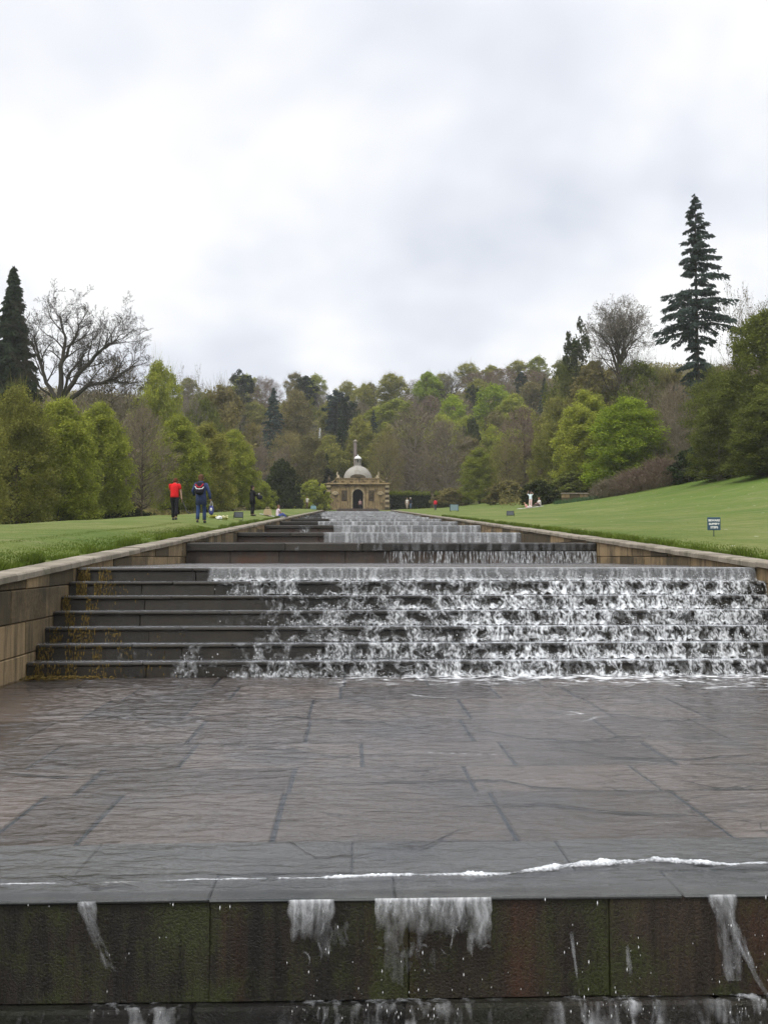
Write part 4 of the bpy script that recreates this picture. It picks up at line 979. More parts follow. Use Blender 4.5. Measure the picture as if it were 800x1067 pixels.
# hillside, the side of the bare oak
H_ = [('loose_b', 232, 400, 165, 84, 'brownleaf', 'broad brownish olive tree at the wood edge, above the person in black'),
 ('loose_a', 210, 410, 150, 50, 'dullgreen', 'dull green tree wedged behind the row near the brownish olive one'),
 ('pine', 251, 384, 258, 30, 'dark_needle', 'dark open pine breaking the skyline beside a bare pale dome'),
 ('twig_a', 273, 390, 265, 34, 'twig_pink', 'bare pale brown dome shaped tree on the skyline'),
 ('spruce', 285, 403, 200, 44, 'blue_needle', 'tall blue green spruce on the hillside between brown trees'),
 ('pine_b', 318, 389, 258, 30, 'dark_needle', 'dark pine on the skyline above the tall brown olive tree'),
 ('loose_a', 308, 404, 225, 46, 'brownleaf', 'tall brown olive tree above the small waterfall'),
 ('pine_b', 351, 404, 238, 32, 'blue_needle', 'dark twin pine group on the hillside above the pavilion lantern'),
 ('pine', 362, 412, 230, 26, 'dark_needle', 'dark narrow pine beside the twin pines'),
 ('spruce', 356, 432, 205, 30, 'dark_needle', 'dark spruce low on the slope just behind the lantern'),
 ('ash', 338, 400, 250, 20, 'twig_grey', 'grey bare sapling between two dark skyline pines'),
 ('loose_a', 379, 399, 270, 30, 'olive', 'olive tree on the skyline dip above the dome'),
 ('spruce', 389, 427, 215, 24, 'dark_needle', 'small dark conifer among paler trees up from the dome'),
 ('bush', 294, 478, 138, 44, 'yew', 'dark rounded yew beside the picnic side of the pavilion'),
 ('spruce', 340, 472, 185, 24, 'yew', 'small dark pointed yew on the slope behind the pavilion corner'),
 ('twig_b', 262, 440, 175, 40, 'twig', 'brown bare tree low behind the last row trees'),
 ('twig_a', 300, 445, 190, 50, 'brownleaf', 'brown budding tree below the blue green spruce'),
 ('loose_b', 322, 452, 180, 46, 'brownleaf', 'thin yellow brown tree at the foot of the waterfall'),
 ('loose_a', 375, 430, 190, 40, 'olive', 'thin olive tree right above the dome'),
# the other side of the dome
 ('twig_c', 432, 421, 172, 86, 'twig', 'huge bare brown tree with several pale rising stems behind the hedge'),
 ('twig_c', 465, 436, 165, 66, 'twig', 'bare brown twiggy tree beside the huge pale stemmed one'),
 ('twig_b', 403, 446, 165, 44, 'brownleaf', 'brown budding tree over the pavilion corner'),
 ('loose_a', 407, 388, 275, 42, 'olive', 'olive and brown tree on the skyline above the pavilion'),
 ('round_b', 414, 414, 240, 50, 'midgreen', 'yellow green tree on the slope under the olive skyline tree'),
 ('round_a', 446, 387, 270, 32, 'lime', 'bright lime green tree on the skyline'),
 ('ash', 468, 384, 275, 28, 'twig_grey', 'bare grey skyline tree next to the bright lime green one'),
 ('twig_a', 497, 386, 280, 44, 'twig_pink', 'bare pinkish brown tree, start of the brown skyline run'),
 ('twig_b', 524, 383, 280, 46, 'twig_pink', 'bare pinkish brown tree, middle of the brown skyline run'),
 ('pine_b', 543, 386, 262, 16, 'dark_needle', 'small dark pine poking above the brown skyline run'),
 ('twig_a', 556, 385, 272, 44, 'twig_pink', 'bare pinkish brown tree, end of the brown skyline run'),
 ('spruce', 567, 393, 235, 20, 'dark_needle', 'dark conifer in front of the brown skyline trees'),
 ('round_b', 471, 410, 235, 34, 'lime', 'lime green tree half way up the slope beside a dark pine'),
 ('pine', 493, 400, 250, 20, 'yew', 'dark yew topped pine between two lime green trees'),
 ('round_b', 514, 399, 232, 46, 'lime', 'bright green spreading tree below the brown skyline run'),
 ('round_a', 536, 410, 225, 40, 'midgreen', 'mid green tree beside the bright spreading one on the slope'),
 ('bush', 492, 434, 195, 30, 'yew', 'dark rounded evergreen bush on the mid slope'),
 ('round_b', 512, 441, 178, 34, 'midgreen', 'small fresh green tree under the dark evergreen bush'),
 ('lime_a', 499, 466, 148, 44, 'midgreen', 'fresh green rounded tree at the lawn end, beside the hedge'),
 ('twig_c', 546, 421, 146, 62, 'twig_pink', 'tall pinkish brown bare tree at the lawn end'),
 ('twig_a', 528, 455, 140, 44, 'brownleaf', 'low brown budding tree in front of the pinkish brown one'),
 ('loose_b', 580, 412, 140, 56, 'olive', 'olive green tree behind the standing figure in white'),
 ('loose_b', 588, 376, 150, 48, 'dullgreen', 'dull olive tree under the small dark pine'),
 ('loose_a', 620, 372, 135, 78, 'brownleaf', 'broad brown olive tree under the bare maple'),
 ('loose_b', 665, 374, 130, 78, 'dullgreen', 'dull green tree mass beside the tall fir'),
 ('pine', 602, 328, 150, 34, 'yew', 'small dark pine beside the bare maple on the skyline'),
 ('ash', 690, 388, 118, 70, 'twig', 'bare brown tree under the tall fir'),
 ('twig_b', 718, 410, 108, 90, 'twig', 'brown twiggy tree in shade below the tall fir'),
 ('lime_a', 655, 413, 94, 96, 'lime', 'bright lime green rounded tree above the brown shrubs'),
 ('lime_b', 612, 406, 102, 78, 'midgreen', 'mid green pointed tree next to the bright lime green one'),
 ('lime_c', 575, 440, 118, 56, 'olive', 'olive tree behind the family on the far lawn'),
 ('twig_c', 704, 396, 92, 60, 'twig', 'thin brown bare tree with a pale stem on the bank'),
 ('round_f', 800, 322, 74, 130, 'dullgreen', 'large dull green tree at the picture edge above the bank'),
 ('loose_f', 752, 385, 84, 90, 'dullgreen', 'loose dull green tree on the bank below the fir'),
 ('lime_c', 748, 425, 76, 70, 'dullgreen', 'low green tree with a pale stem at the top of the bank'),
 ('lime_a', 800, 410, 68, 90, 'dullgreen', 'low leafy tree overhanging the top of the bank at the picture edge')]
for k, px, yt, Y, w, m, lab in H_:
    tree(k, px, yt, Y, w, m, lab, name={'pine': 'pine_tree', 'pine_b': 'pine_tree', 'spruce': 'spruce_tree', 'bush': 'yew_bush'}.get(k, 'tree'), cat={'bush': 'bush', 'spruce': 'conifer', 'pine': 'conifer', 'pine_b': 'conifer'}.get(k, 'tree'),
         bark='bark_pale' if 'pale' in lab and 'stem' in lab else 'bark')
for px_, yt_, Y_, m_, lab_ in ((682, 380, 140, 'olive', 'olive tree on the slope between the bare maple and the tall fir'), (702, 385, 134, 'brownleaf', 'brown budding tree on the slope just before the tall fir'), (740, 378, 128, 'dullgreen', 'dull green tree on the slope behind the foot of the tall fir')): tree('loose_b', px_, yt_, Y_, 64, m_, lab_)
tree('fir', 724, 202, 110, 80, 'blue_needle', 'tall ragged fir standing clear above every other tree, bare trunk showing low down', bark='bark_dark', cat='conifer', name='fir_tree')
tree('maple', 645, 306, 132, 76, 'twig_grey', 'fine twigged bare maple against the sky beside the small dark pine', name='maple_tree')
tree('ash', 786, 284, 112, 62, 'twig_grey', 'pale thin birch rising behind the large tree at the picture edge', bark='bark_pale', name='birch_tree')
# shrubs along the bank
def shrub(key, px, ytop, Y, w, m, lab, name='shrub', cat='shrub', **k): return tree(key, px, ytop, Y, w, m, lab, name=name, cat=cat, **k)
shrub('scrub', 690, 478, 86, 62, 'twig_pink', 'reddish brown twiggy shrub at the foot of the bank, tallest of the brown shrubs')
shrub('scrub', 662, 490, 87, 56, 'twig_pink', 'reddish brown twiggy shrub in the middle of the brown shrubs')
shrub('scrub', 634, 500, 88, 46, 'twig', 'low brown shrub at the thin end of the brown shrubs, by the stone wall')
shrub('bush_b', 718, 466, 84, 50, 'rhodo', 'dark glossy rhododendron at the top of the bank')
shrub('bush', 752, 476, 78, 50, 'rhodo', 'dark rhododendron around the pale stemmed tree')
shrub('bush', 792, 470, 76, 60, 'rhodo', 'dark low shrub under the trees at the picture edge')
shrub('bush', 562, 500, 96, 46, 'yew', 'dark green shrub directly behind the figure in white')
shrub('bush_b', 598, 490, 98, 60, 'dullgreen', 'dull green shrub over the low stone wall')
shrub('bush', 528, 500, 125, 50, 'brownleaf', 'brownish shrub at the lawn end between hedge and family')
shrub('bush', 470, 508, 150, 40, 'brownleaf', 'brown low shrub at the end of the clipped hedge')
shrub('bush', 326, 499, 146, 40, 'midgreen', 'light green shrub over the pale standing person')
shrub('bush', 272, 500, 118, 36, 'midgreen', 'green shrub behind the seated child')
shrub('bush_b', 312, 503, 150, 32, 'dullgreen', 'dull green shrub beside the pavilion corner')
for i, (px, yt, Y) in enumerate(((10, 512, 70), (60, 514, 75), (118, 520, 84))):
    shrub('bush', px, yt, Y, 70, 'yew', ('dark hedge shrub at the foot of the row below the pointed conifer', 'dark hedge shrub at the foot of the row below the oak', 'dark hedge shrub at the foot of the row by the sandstone wall')[i])

# the rest of the wood: individual trees that nothing tells apart
KINDS = {'midgreen': ('green tree packed among others on the wooded hillside', 'green hillside trees', ['round_a', 'round_b']), 'twig': ('bare brown tree packed among others on the wooded hillside', 'bare brown hillside trees', ['twig_a', 'twig_b']),
         'brownleaf': ('brown budding tree packed among others on the wooded hillside', 'brown budding hillside trees', ['loose_a', 'loose_b']),
         'olive': ('olive tree packed among others on the wooded hillside', 'olive hillside trees', ['loose_a', 'round_b']),
         'twig_pink': ('bare pinkish tree packed among others on the wooded hillside', 'bare pinkish hillside trees', ['twig_a', 'twig_b', 'twig_c'])}
def filler(px, Y, H, w, kind):
    lab, grp, keys = KINDS[kind]; X = X_at(px, Y); b = gz(X, Y)
    tree(random.choice(keys), px, VY - (b+H-EYE)*F_PX/Y, Y, w*F_PX/Y, kind, lab, name='hillside_tree', group=grp)
for Y, x0, x1, st in ((290, 200, 610, 26), (252, 190, 620, 26), (215, 190, 640, 30), (188, 190, 640, 38)):
    px = x0
    while px < x1:
        filler(px+random.uniform(-6, 6), Y+random.uniform(-9, 9), random.uniform(7.5, 10.5) if Y > 240 else random.uniform(8, 11.5), random.uniform(7, 10), random.choice(['twig', 'olive', 'brownleaf', 'olive', 'midgreen', 'twig_pink'])); px += st
for px, Y in ((560, 165), (600, 170), (640, 165), (680, 150), (730, 140), (775, 135), (815, 130), (-10, 150), (40, 155), (90, 160), (140, 155), (185, 165), (770, 100), (740, 118)):
    filler(px, Y, random.uniform(8, 11), random.uniform(9, 12), random.choice(['twig', 'brownleaf', 'olive']))

def undergrowth():
    n = 60000; Y = RNG.uniform(155, 345, n); X = RNG.uniform(-.48, .5, n)*Y
    n2 = 26000; px = np.concatenate([RNG.uniform(520, 830, n2//2), RNG.uniform(-40, 200, n2//2)]); Y2 = RNG.uniform(88, 160, n2); Y2[:n2//2] = RNG.uniform(100, 170, n2//2)
    X = np.concatenate([X, X_at(px, Y2)]); Y = np.concatenate([Y, Y2]); keep = ~((np.abs(X-1) < 9) & (Y < 163)); X, Y = X[keep], Y[keep]; n = len(X)
    c = np.stack([X, Y, ground(X, Y) + RNG.random(n)*1.6*(.3+np.clip(noise(X*.12, Y*.12)+.5, 0, 1))], -1)
    v, f, t = leaf_quads(c, 1.0, np.clip(.5+fbm(X*.1, Y*.1), 0, 1), RNG, .3)
    sc = np.repeat(np.where(Y < 165, .2, .5), 4)[:, None]; v = np.repeat(c, 4, 0) + (v - np.repeat(c, 4, 0))*sc
    tag(link('undergrowth', mesh_np('undergrowth', v, f, {'tint': t}), M['brownleaf']), 'brown and green undergrowth covering the wooded slopes', 'undergrowth', kind='stuff')
undergrowth()

# ------------------------------------------------------------------ hedges and low walls
def hedge(label, x0, x1, y, h, d, top_mat):
    b = min(gz(x0, y), gz(x1, y)) - .1; r = empty('hedge', ((x0+x1)/2, y, b), 0, label, 'hedge'); w = x1-x0
    n = int(900*w); f = RNG.integers(0, 3, n)
    c = np.stack([RNG.uniform(-w/2, w/2, n), np.where(f == 0, -d/2, RNG.uniform(-d/2, d/2, n)), np.where(f == 1, h, RNG.uniform(0, h, n))], -1) + RNG.normal(0, .07, (n, 3))
    c[:, 2] += .12*noise(c[:, 0]*.7, 2.2)*c[:, 2]/h
    v, q, t = leaf_quads(c, .2, RNG.random(n), RNG); link('foliage', mesh_np('hedge', v, q, {'tint': t}), M['yew'], r)
    n = int(500*w); c = np.stack([RNG.uniform(-w/2, w/2, n), RNG.uniform(-d/2-.1, d/2, n), h + np.abs(RNG.normal(.1, .28, n))], -1); c[:, 2] += .12*noise(c[:, 0]*.7, 2.2)
    v, q, t = leaf_quads(c, .17, RNG.random(n), RNG); link('new_growth', mesh_np('hedge_top', v, q, {'tint': t}), M[top_mat], r)
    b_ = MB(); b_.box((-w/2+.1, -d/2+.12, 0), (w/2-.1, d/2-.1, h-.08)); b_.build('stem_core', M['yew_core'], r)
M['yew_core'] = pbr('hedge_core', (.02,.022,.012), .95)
hedge('long clipped hedge with yellow green top beside the pavilion, behind the strolling pair', X_at(406, 156), X_at(448, 156), 156, 2.3, 1.6, 'hedge_top')
hedge('shorter clipped hedge behind the small child in red', X_at(453, 158), X_at(489, 158), 158, 2.1, 1.6, 'hedge_top')
hedge('clipped yew hedge beyond the seated child, on the picnic side of the pavilion', X_at(285, 154), X_at(331, 154), 154, 1.9, 1.6, 'dullgreen')
def low_wall(label, x0, x1, y, h):
    b = min(gz(x0, y), gz(x1, y)) - .15; r = empty('stone_wall', ((x0+x1)/2, y, b), 0, label, 'wall'); w = x1-x0
    mb = MB()
    for c in range(3): row_of_blocks(mb, -w/2, w/2, -.2, .2, c*(h-.1)/3, (c+1)*(h-.1)/3-.004, .6, 1.3, .015, .004)
    mb.build('blockwork', M['wall'], r)
    mb = MB(); row_of_blocks(mb, -w/2-.05, w/2+.05, -.26, .26, h-.1, h, .9, 1.4, .015); mb.build('coping', M['coping'], r)
low_wall('low sandstone garden wall behind the person in red, under the row trees', X_at(138, 112), X_at(181, 112), 112, 1.5)
low_wall('low shaded stone wall beside the brown shrubs on the far lawn', X_at(585, 91), X_at(612, 91), 91, 1.1)
n = 900; x = RNG.uniform(X_at(578, 89), X_at(628, 89), n); y = 89 + RNG.uniform(-.8, .8, n); z = ground(x, y); h = RNG.uniform(.2, .5, n); a = RNG.uniform(0, 6.28, n); w = .025
v = np.stack([np.stack([x-np.cos(a)*w, y-np.sin(a)*w, z], -1), np.stack([x+np.cos(a)*w, y+np.sin(a)*w, z], -1), np.stack([x+RNG.normal(0, .08, n), y+RNG.normal(0, .08, n), z+h], -1)], 1)
tag(link('daffodil_leaves', mesh_np('daffodil_leaves', v.reshape(-1, 3), np.arange(3*n).reshape(-1, 3), {'tint': RNG.random(3*n)}), leaf_mat('daffodil_leaf', (.07,.13,.07), .4, .2)), 'blue green daffodil leaves growing before the low shaded wall', 'plants', kind='stuff')

# ------------------------------------------------------------------ pavilion at the head of the cascade
PX, PY = 1.0, 152.0; PB = float(base_z(152)) + .02
pav = empty('stone_pavilion', (PX, PY, PB), 0, 'domed honey coloured stone pavilion with a dark arched doorway at the head of the cascade', 'pavilion')
def arch_wall(hw, h, aw, spr, y0, y1):
    pts = [(-hw, 0), (-aw, 0), (-aw, spr)] + [(-aw*math.cos(math.pi*i/14), spr+aw*math.sin(math.pi*i/14)) for i in range(1, 14)] + [(aw, spr), (aw, 0), (hw, 0), (hw, h), (-hw, h)]
    mb = MB(); mb.prism(pts, y0, y1); return mb
mb = arch_wall(4.15, 3.75, .8, 2.35, 0, .6)
mb.box((-4.15, .62, 0), (-3.6, 7.5, 3.75)); mb.box((3.6, .62, 0), (4.15, 7.5, 3.75)); mb.box((-3.58, 7.0, 0), (3.58, 7.5, 3.75)); mb.box((-3.58, .62, 3.3), (3.58, 6.98, 3.74))
mb.build('wall', M['hstone'], pav)
b = MB(); b.box((-1.5, 2.2, 0), (1.5, 2.3, 3.25)); b.build('interior_shade_panel', M['dark'], pav)  # near-black panel, paints in the shade behind the arch
mb = MB()                                              # arch moulding with keystone
for i in range(15):
    t0, t1 = math.pi*i/15+.012, math.pi*(i+1)/15-.012; r0, r1 = .8, (1.13 if i == 7 else 1.02)
    o = [(-r0*math.cos(t0), 2.35+r0*math.sin(t0)), (-r1*math.cos(t0), 2.35+r1*math.sin(t0)), (-r1*math.cos(t1), 2.35+r1*math.sin(t1)), (-r0*math.cos(t1), 2.35+r0*math.sin(t1))]
    mb.prism(o[::-1], -.14 if i == 7 else -.09, -.003)
for s in (-1, 1):
    for k in range(6): a, b_ = sorted((s*.8, s*1.02)); mb.box((a, -.09, .02+k*.385), (b_, -.003, .39+k*.385), .015)
mb.build('door_surround', M['hstone_pale'], pav)
for s in (-1, 1):                                       # banded end piers, each course standing proud or back
    for k in range(10):
        pr = .12 if k % 2 else 0; a, b_ = sorted((s*4.16, s*(4.66+pr)))
        q = MB(); q.box((a, -.14-pr, k*.375+.003), (b_, .75+pr, (k+1)*.375-.003), .02)
        if k == 0: pale, dark_ = MB(), MB()
        t = pale if k % 2 else dark_; t.add(q.v, q.f)
    pale.build('pale_quoin', M['hstone_pale'], pav); dark_.build('dark_quoin', M['hstone_dark'], pav)
    mb = MB()
    for x in (1.25, 2.55): a, b_ = sorted((s*x, s*(x+.34))); mb.box((a, -.1, .003), (b_, -.003, .35), .02); mb.box((a+.03, -.07, .36), (b_-.03, -.003, 3.45), .02); mb.box((a-.02, -.11, 3.46), (b_+.02, -.003, 3.74), .02)
    mb.build('pilaster', M['hstone'], pav)
    mb = MB(); mb.box((s*2.07-.42, -.06, 1.35), (s*2.07+.42, -.003, 2.95), .04)                    # carved panel: hanging swags of stone
    for q in range(9): mb.ball((s*2.07+random.uniform(-.2, .2), -.09, 1.5+q*.15), (random.uniform(.1, .2), .09, random.uniform(.08, .14)), 8, 6)
    mb.build('carved_panel', M['hstone_dark'], pav)
    mb = MB()                                           # shell roundel
    for q in range(11):
        a = math.pi*q/10; mb.tube([(s*3.45, -.05, 2.35), (s*3.45+.28*math.cos(a), -.16, 2.42+.2*math.sin(a)), (s*3.45+.5*math.cos(a), -.1, 2.4+.42*math.sin(a))], [.05, .09, .07], 6)
    mb.ball((s*3.45, -.1, 2.3), (.34, .22, .2), 12, 8); mb.build('shell_ornament', M['hstone_pale'], pav)
    mb = MB(); mb.lathe([(.16, 0), (.16, .12), (.08, .2), (.2, .42), (.24, .58), (.13, .74), (.1, .8), (.06, .98), (.02, 1.1)], (s*4.42, .3, 4.08), 12); mb.build('urn', M['hstone_dark'], pav)
    mb = MB(); mb.lathe([(.3, 0), (.3, .15), (.2, .2), (.15, .35)], (s*3.0, .3, 4.86), 10)            # horn shaped corner finial
    mb.tube([(s*2.9, .3, 5.15), (s*3.12, .3, 5.22), (s*3.2, .3, 5.45), (s*3.14, .3, 5.72), (s*3.1, .3, 5.9)], [.17, .16, .12, .08, .03], 8); mb.build('finial', M['hstone_pale'], pav)
mb = MB(); mb.box((-4.85, -.3, 3.76), (4.85, .85, 3.86), .02); mb.box((-4.95, -.4, 3.862), (4.95, .9, 4.0), .03); mb.box((-4.75, -.2, 4.002), (4.75, .75, 4.1)); mb.box((-4.5, .86, 3.76), (4.5, 7.6, 4.05))
mb.build('cornice', M['hstone'], pav)
mb = MB(); mb.box((-3.3, -.05, 4.102), (3.3, .6, 4.7)); mb.box((-3.42, -.14, 4.702), (3.42, .7, 4.84), .02)
for s in (-1, 1):                                       # scrolls running out from the attic
    mb.tube([(s*3.32, .25, 4.6), (s*3.6, .25, 4.42), (s*3.85, .25, 4.25), (s*4.1, .25, 4.24)], [.14, .13, .11, .12], 8)
    for q in (1.0, 2.3): mb.ball((s*q, -.08, 4.4), (.3, .1, .2), 10, 6)
mb.build('attic', M['hstone'], pav)
mb = MB(); n_ = 12
mb.prism([(1.15, 4.842), (1.15, 5.0)] + [(1.15*math.cos(math.pi*i/n_), 5.0+.42*math.sin(math.pi*i/n_)) for i in range(1, n_)] + [(-1.15, 5.0), (-1.15, 4.842)], -.08, .55)
mb.ball((0, -.12, 5.08), (.42, .1, .24), 12, 7); mb.build('pediment', M['hstone_dark'], pav)
dome = MB(); dome.lathe([(2.45, 4.07), (2.45, 4.7), (2.3, 4.86)] + [(2.22*math.cos(math.pi/2*i/14), 4.9+2.1*math.sin(math.pi/2*i/14)) for i in range(13)] + [(.5, 6.98)], (0, 3.2, 0), 32); dome = dome.build('dome', M['lead'], pav, smooth=False)
lan = MB(); lan.lathe([(.62, 6.9), (.62, 7.02), (.5, 7.08)], (0, 3.2, 0), 8, a0=math.pi/8)
for k in range(8):
    t = 2*math.pi*(k+.5)/8; lan.tube([(.46*math.cos(t), 3.2+.46*math.sin(t), 7.06), (.46*math.cos(t), 3.2+.46*math.sin(t), 8.0)], .085, 6)
lan.lathe([(.34, 7.06), (.34, 7.5)], (0, 3.2, 0), 8)
lan.lathe([(.66, 8.0), (.66, 8.08), (.5, 8.1)], (0, 3.2, 0), 16); lan = lan.build('lantern', M['lead'], pav)
b = MB(); b.lathe([(.3, 7.5), (.3, 7.99)], (0, 3.2, 0), 8); b.build('lantern_shade_drum', M['dark'], lan)  # solid near-black drum, painted shade between the lantern posts
b = MB(); b.lathe([(.56*math.cos(math.pi/2*i/8), 8.1+.45*math.sin(math.pi/2*i/8)) for i in range(8)] + [(.07, 8.6), (.09, 8.68), (.03, 8.78)], (0, 3.2, 0), 18); b.build('lantern_cap', M['white'], lan)
mb = MB(); mb.box((-3.2, -1.0, -.32), (3.2, -.42, .0), .02); mb.box((-3.0, -.419, -.3), (3.0, -.145, .14), .02); mb.build('doorstep', M['step_face'], pav)

# pale capped stone pier on the slope behind the lantern, and the thread of falling water by the dark pines
X, Y = X_at(370, 172), 172; b = gz(X, Y)
pr = empty('stone_pier', (X, Y, b-.2), 0, 'slim weathered stone pier with a pale cap, standing on the slope behind the lantern', 'pier'); top = Z_at(458, Y) - b + .2
mb = MB(); mb.box((-.26, -.26, 0), (.26, .26, top-.5), .04); mb.build('shaft', stone_mat('pinkish_stone', (.2,.16,.15), (.34,.29,.27), scale=.8), pr)
mb = MB(); mb.box((-.36, -.36, top-.498), (.36, .36, top-.25), .04); mb.lathe([(.4, top-.25), (.24, top-.1), (.04, top)], (0,0,0), 4, a0=math.pi/4); mb.build('cap', M['coping'], pr)
W = Water(); Yw = 206.0; u = np.linspace(-.13, .13, 14)[None]; v = np.linspace(0, 1, 40)[:, None]
xw = X_at(333, Yw) + u*(1+.4*v) + .12*noise(v*3, 1.3); zw = Z_at(446, Yw) + (Z_at(457, Yw)-Z_at(446, Yw))*v + 0*u; yw = Yw - .8*v**.5 + .1*noise(u*9, v*6)
W.grid(np.stack([xw, yw, zw], -1), np.clip(.4+.4*noise(u*22, v*9), 0, 1)); o = W.build('waterfall', M['fall'])

# ------------------------------------------------------------------ small things on the lawns
def on(px, Y): X = X_at(px, Y); return X, Y, gz(X, Y)
X, Y, z = on(743, 22.4)
sg = empty('sign', (X, Y, z), -.12, 'small dark blue notice with white capitals on a thin post in the lawn', 'sign')
mb = MB(); mb.tube([(0, .02, -.1), (0, .02, Z_at(540, 22.4)-z)], .011, 8); mb.build('post', pbr('sign_post', (.05,.065,.06), .5), sg)
bh = Z_at(538.5, Y) - z; mb = MB(); mb.box((-.146, -.012, bh-.295), (.146, .006, bh), .006); bd = mb.build('board', pbr('sign_blue', (.035,.075,.115), .45), sg)
def text(body, size, loc, mat, parent, rot=(R(90), 0, 0), name='lettering'):
    cu = bpy.data.curves.new(name, 'FONT'); cu.body = body; cu.size = size; cu.align_x = 'CENTER'; cu.extrude = .0015; cu.offset = .0022
    tmp = bpy.data.objects.new('tmp', cu); COL.objects.link(tmp); dg = bpy.context.evaluated_depsgraph_get(); me = bpy.data.meshes.new_from_object(tmp.evaluated_get(dg)); bpy.data.objects.remove(tmp)
    me.materials.clear(); o = link(name, me, mat, parent, loc); o.rotation_euler = rot; return o
for i, w in enumerate(('BEWARE', 'SLIPPERY', 'STEPS')): text(w, .066 if i != 1 else .06, (.004, -.0145, bh-.092-.08*i), M['white'], bd)

def floodlight(px, Y, rz, lab):
    X, Y, z = on(px, Y); r = empty('floodlight', (X, Y, z), rz, lab, 'floodlight', 'floodlights set on the lawns'); g = pbr('dark_metal', (.03,.032,.036), .45)
    mb = MB(); mb.prism([(-.19, .1), (.19, .1), (.19, .33), (-.19, .33)], -.06, .1); mb.box((-.21, -.1, .08), (.21, -.06, .35), .01)
    for k in range(5): mb.box((-.16+k*.075, .1, .12), (-.14+k*.075, .14, .31))
    mb.build('housing', g, r)
    mb = MB(); mb.tube([(-.215, .02, .2), (-.215, .02, -.02), (.215, .02, -.02), (.215, .02, .2)], .014, 6); mb.tube([(0, .02, -.12), (0, .02, -.01)], .03, 8); mb.build('bracket', g, r)
    mb = MB(); mb.box((-.18, -.106, .11), (.18, -.101, .32)); mb.build('glass', pbr('lamp_glass', (.08,.09,.1), .15, .6), r)
floodlight(248.5, 46, .35, 'dark squat floodlight on the grass between the walkers and the seated child')
floodlight(531.5, 56, -.25, 'dark squat floodlight on the lawn in front of the family in white')
def canvas_box(px, Y, w, h, d, c, lab, name, cat):
    X, Y, z = on(px, Y); r = empty(name, (X, Y, z), random.uniform(-.3, .3), lab, cat); m = cloth(name+'_cloth', c)
    mb = MB(); mb.prism([(-w/2, 0), (w/2, 0), (w*.47, h*.8), (w*.3, h), (-w*.3, h), (-w*.47, h*.8)], -d/2, d/2); mb.build('body', m, r)
    mb = MB(); mb.tube([(-w*.2, -d*.3, h*.95), (-w*.15, -d*.3, h*1.25), (w*.15, -d*.3, h*1.25), (w*.2, -d*.3, h*.95)], .02, 6); mb.build('handle', m, r)
    mb = MB(); mb.box((-w*.28, -d/2-.03, h*.15), (w*.28, -d/2-.002, h*.55), .01); mb.build('pocket', m, r); return r
canvas_box(279, 61.5, .48, .42, .28, (.42,.33,.2), 'tan picnic bag with dark rim standing beside the seated child', 'bag', 'bag')
canvas_box(326.5, 138, .75, .5, .4, (.22,.36,.4), 'pale blue cool box near the pale standing person', 'cool_box', 'box')
X, Y, z = on(473, 95)
nb = empty('notice_board', (X, Y, z), .25, 'pale blue grey board on two short legs on the lawn beyond the cascade edge', 'board')
mb = MB(); mb.box((-.42, -.02, .12), (.42, .03, .72), .01); mb.build('panel', pbr('board_blue', (.22,.3,.33), .6), nb)
mb = MB(); mb.box((-.45, -.035, .69), (.45, .045, .75), .01); mb.box((-.45, -.035, .1), (-.4, .045, .688), .008); mb.box((.4, -.035, .1), (.45, .045, .688), .008); mb.build('frame', pbr('board_frame', (.03,.045,.05), .6), nb)
for s in (-1, 1): mb = MB(); mb.tube([(s*.36, .01, -.1), (s*.36, .01, .13)], .03, 8); mb.build('leg', M['dark'], nb)
def blanket(px, Y, w, d, c, lab):
    X, Y, z = on(px, Y); x, y = np.meshgrid(np.linspace(-w/2, w/2, 26), np.linspace(-d/2, d/2, 20)); W = x + X; V = y + Y
    Z = ground(W, V) + .03 + .03*np.abs(noise(x*5, y*5, px)); P = np.stack([W, V, Z], -1).reshape(-1, 3); i = np.arange(19)[:, None]*26+np.arange(25)[None]
    o = link('blanket', mesh_np('blanket', P, np.stack([i, i+1, i+27, i+26], -1).reshape(-1, 4), smooth=True), cloth('blanket_cloth', c)); tag(o, lab, 'blanket')
blanket(285, 61.8, 1.7, 1.1, (.55,.55,.6), 'pale picnic blanket under the seated child')
blanket(552, 87.6, 2.2, 1.2, (.6,.58,.56), 'pale picnic blanket at the feet of the figure in white')
# crumpled paper at the lawn edge
X, Y, z = on(228.5, 42.5); me = bpy.data.meshes.new('paper'); bm = bmesh.new(); bmesh.ops.create_icosphere(bm, subdivisions=3, radius=.13)
for v in bm.verts: v.co *= 1+.45*float(noise(v.co.x*14, v.co.y*14, v.co.z*14)); v.co.z *= .6
bm.to_mesh(me); bm.free(); o = link('paper_bag', me, pbr('white_paper', (.75,.74,.7), .8), None, (X, Y, z+.06)); tag(o, 'crumpled white paper bag lying near the edge of the walkers\' lawn', 'paper bag')
for px, Y, lab in ((222.5, 44, 'tiny clump of yellow flowers in the grass before the crumpled paper bag'), (233, 43, 'tiny clump of pale flowers in the grass just past the crumpled paper bag')):
    X, Y, z = on(px, Y); r = empty('flower_clump', (X, Y, z), 0, lab, 'flowers'); n = 60
    c = np.stack([RNG.normal(0, .09, n), RNG.normal(0, .09, n), RNG.uniform(.06, .16, n)], -1); v, f, t = leaf_quads(c, .05, RNG.random(n), RNG, .8); link('bloom', mesh_np('bloom', v, f, {'tint': t}), leaf_mat('bloom', (.6,.55,.2) if 'yellow' in lab else (.65,.65,.5), .3, .2), r)
    c[:, 2] *= .5; v, f, t = leaf_quads(c, .1, RNG.random(n), RNG, 0); link('leaf', mesh_np('leaf', v, f, {'tint': t}), M['midgreen'], r)

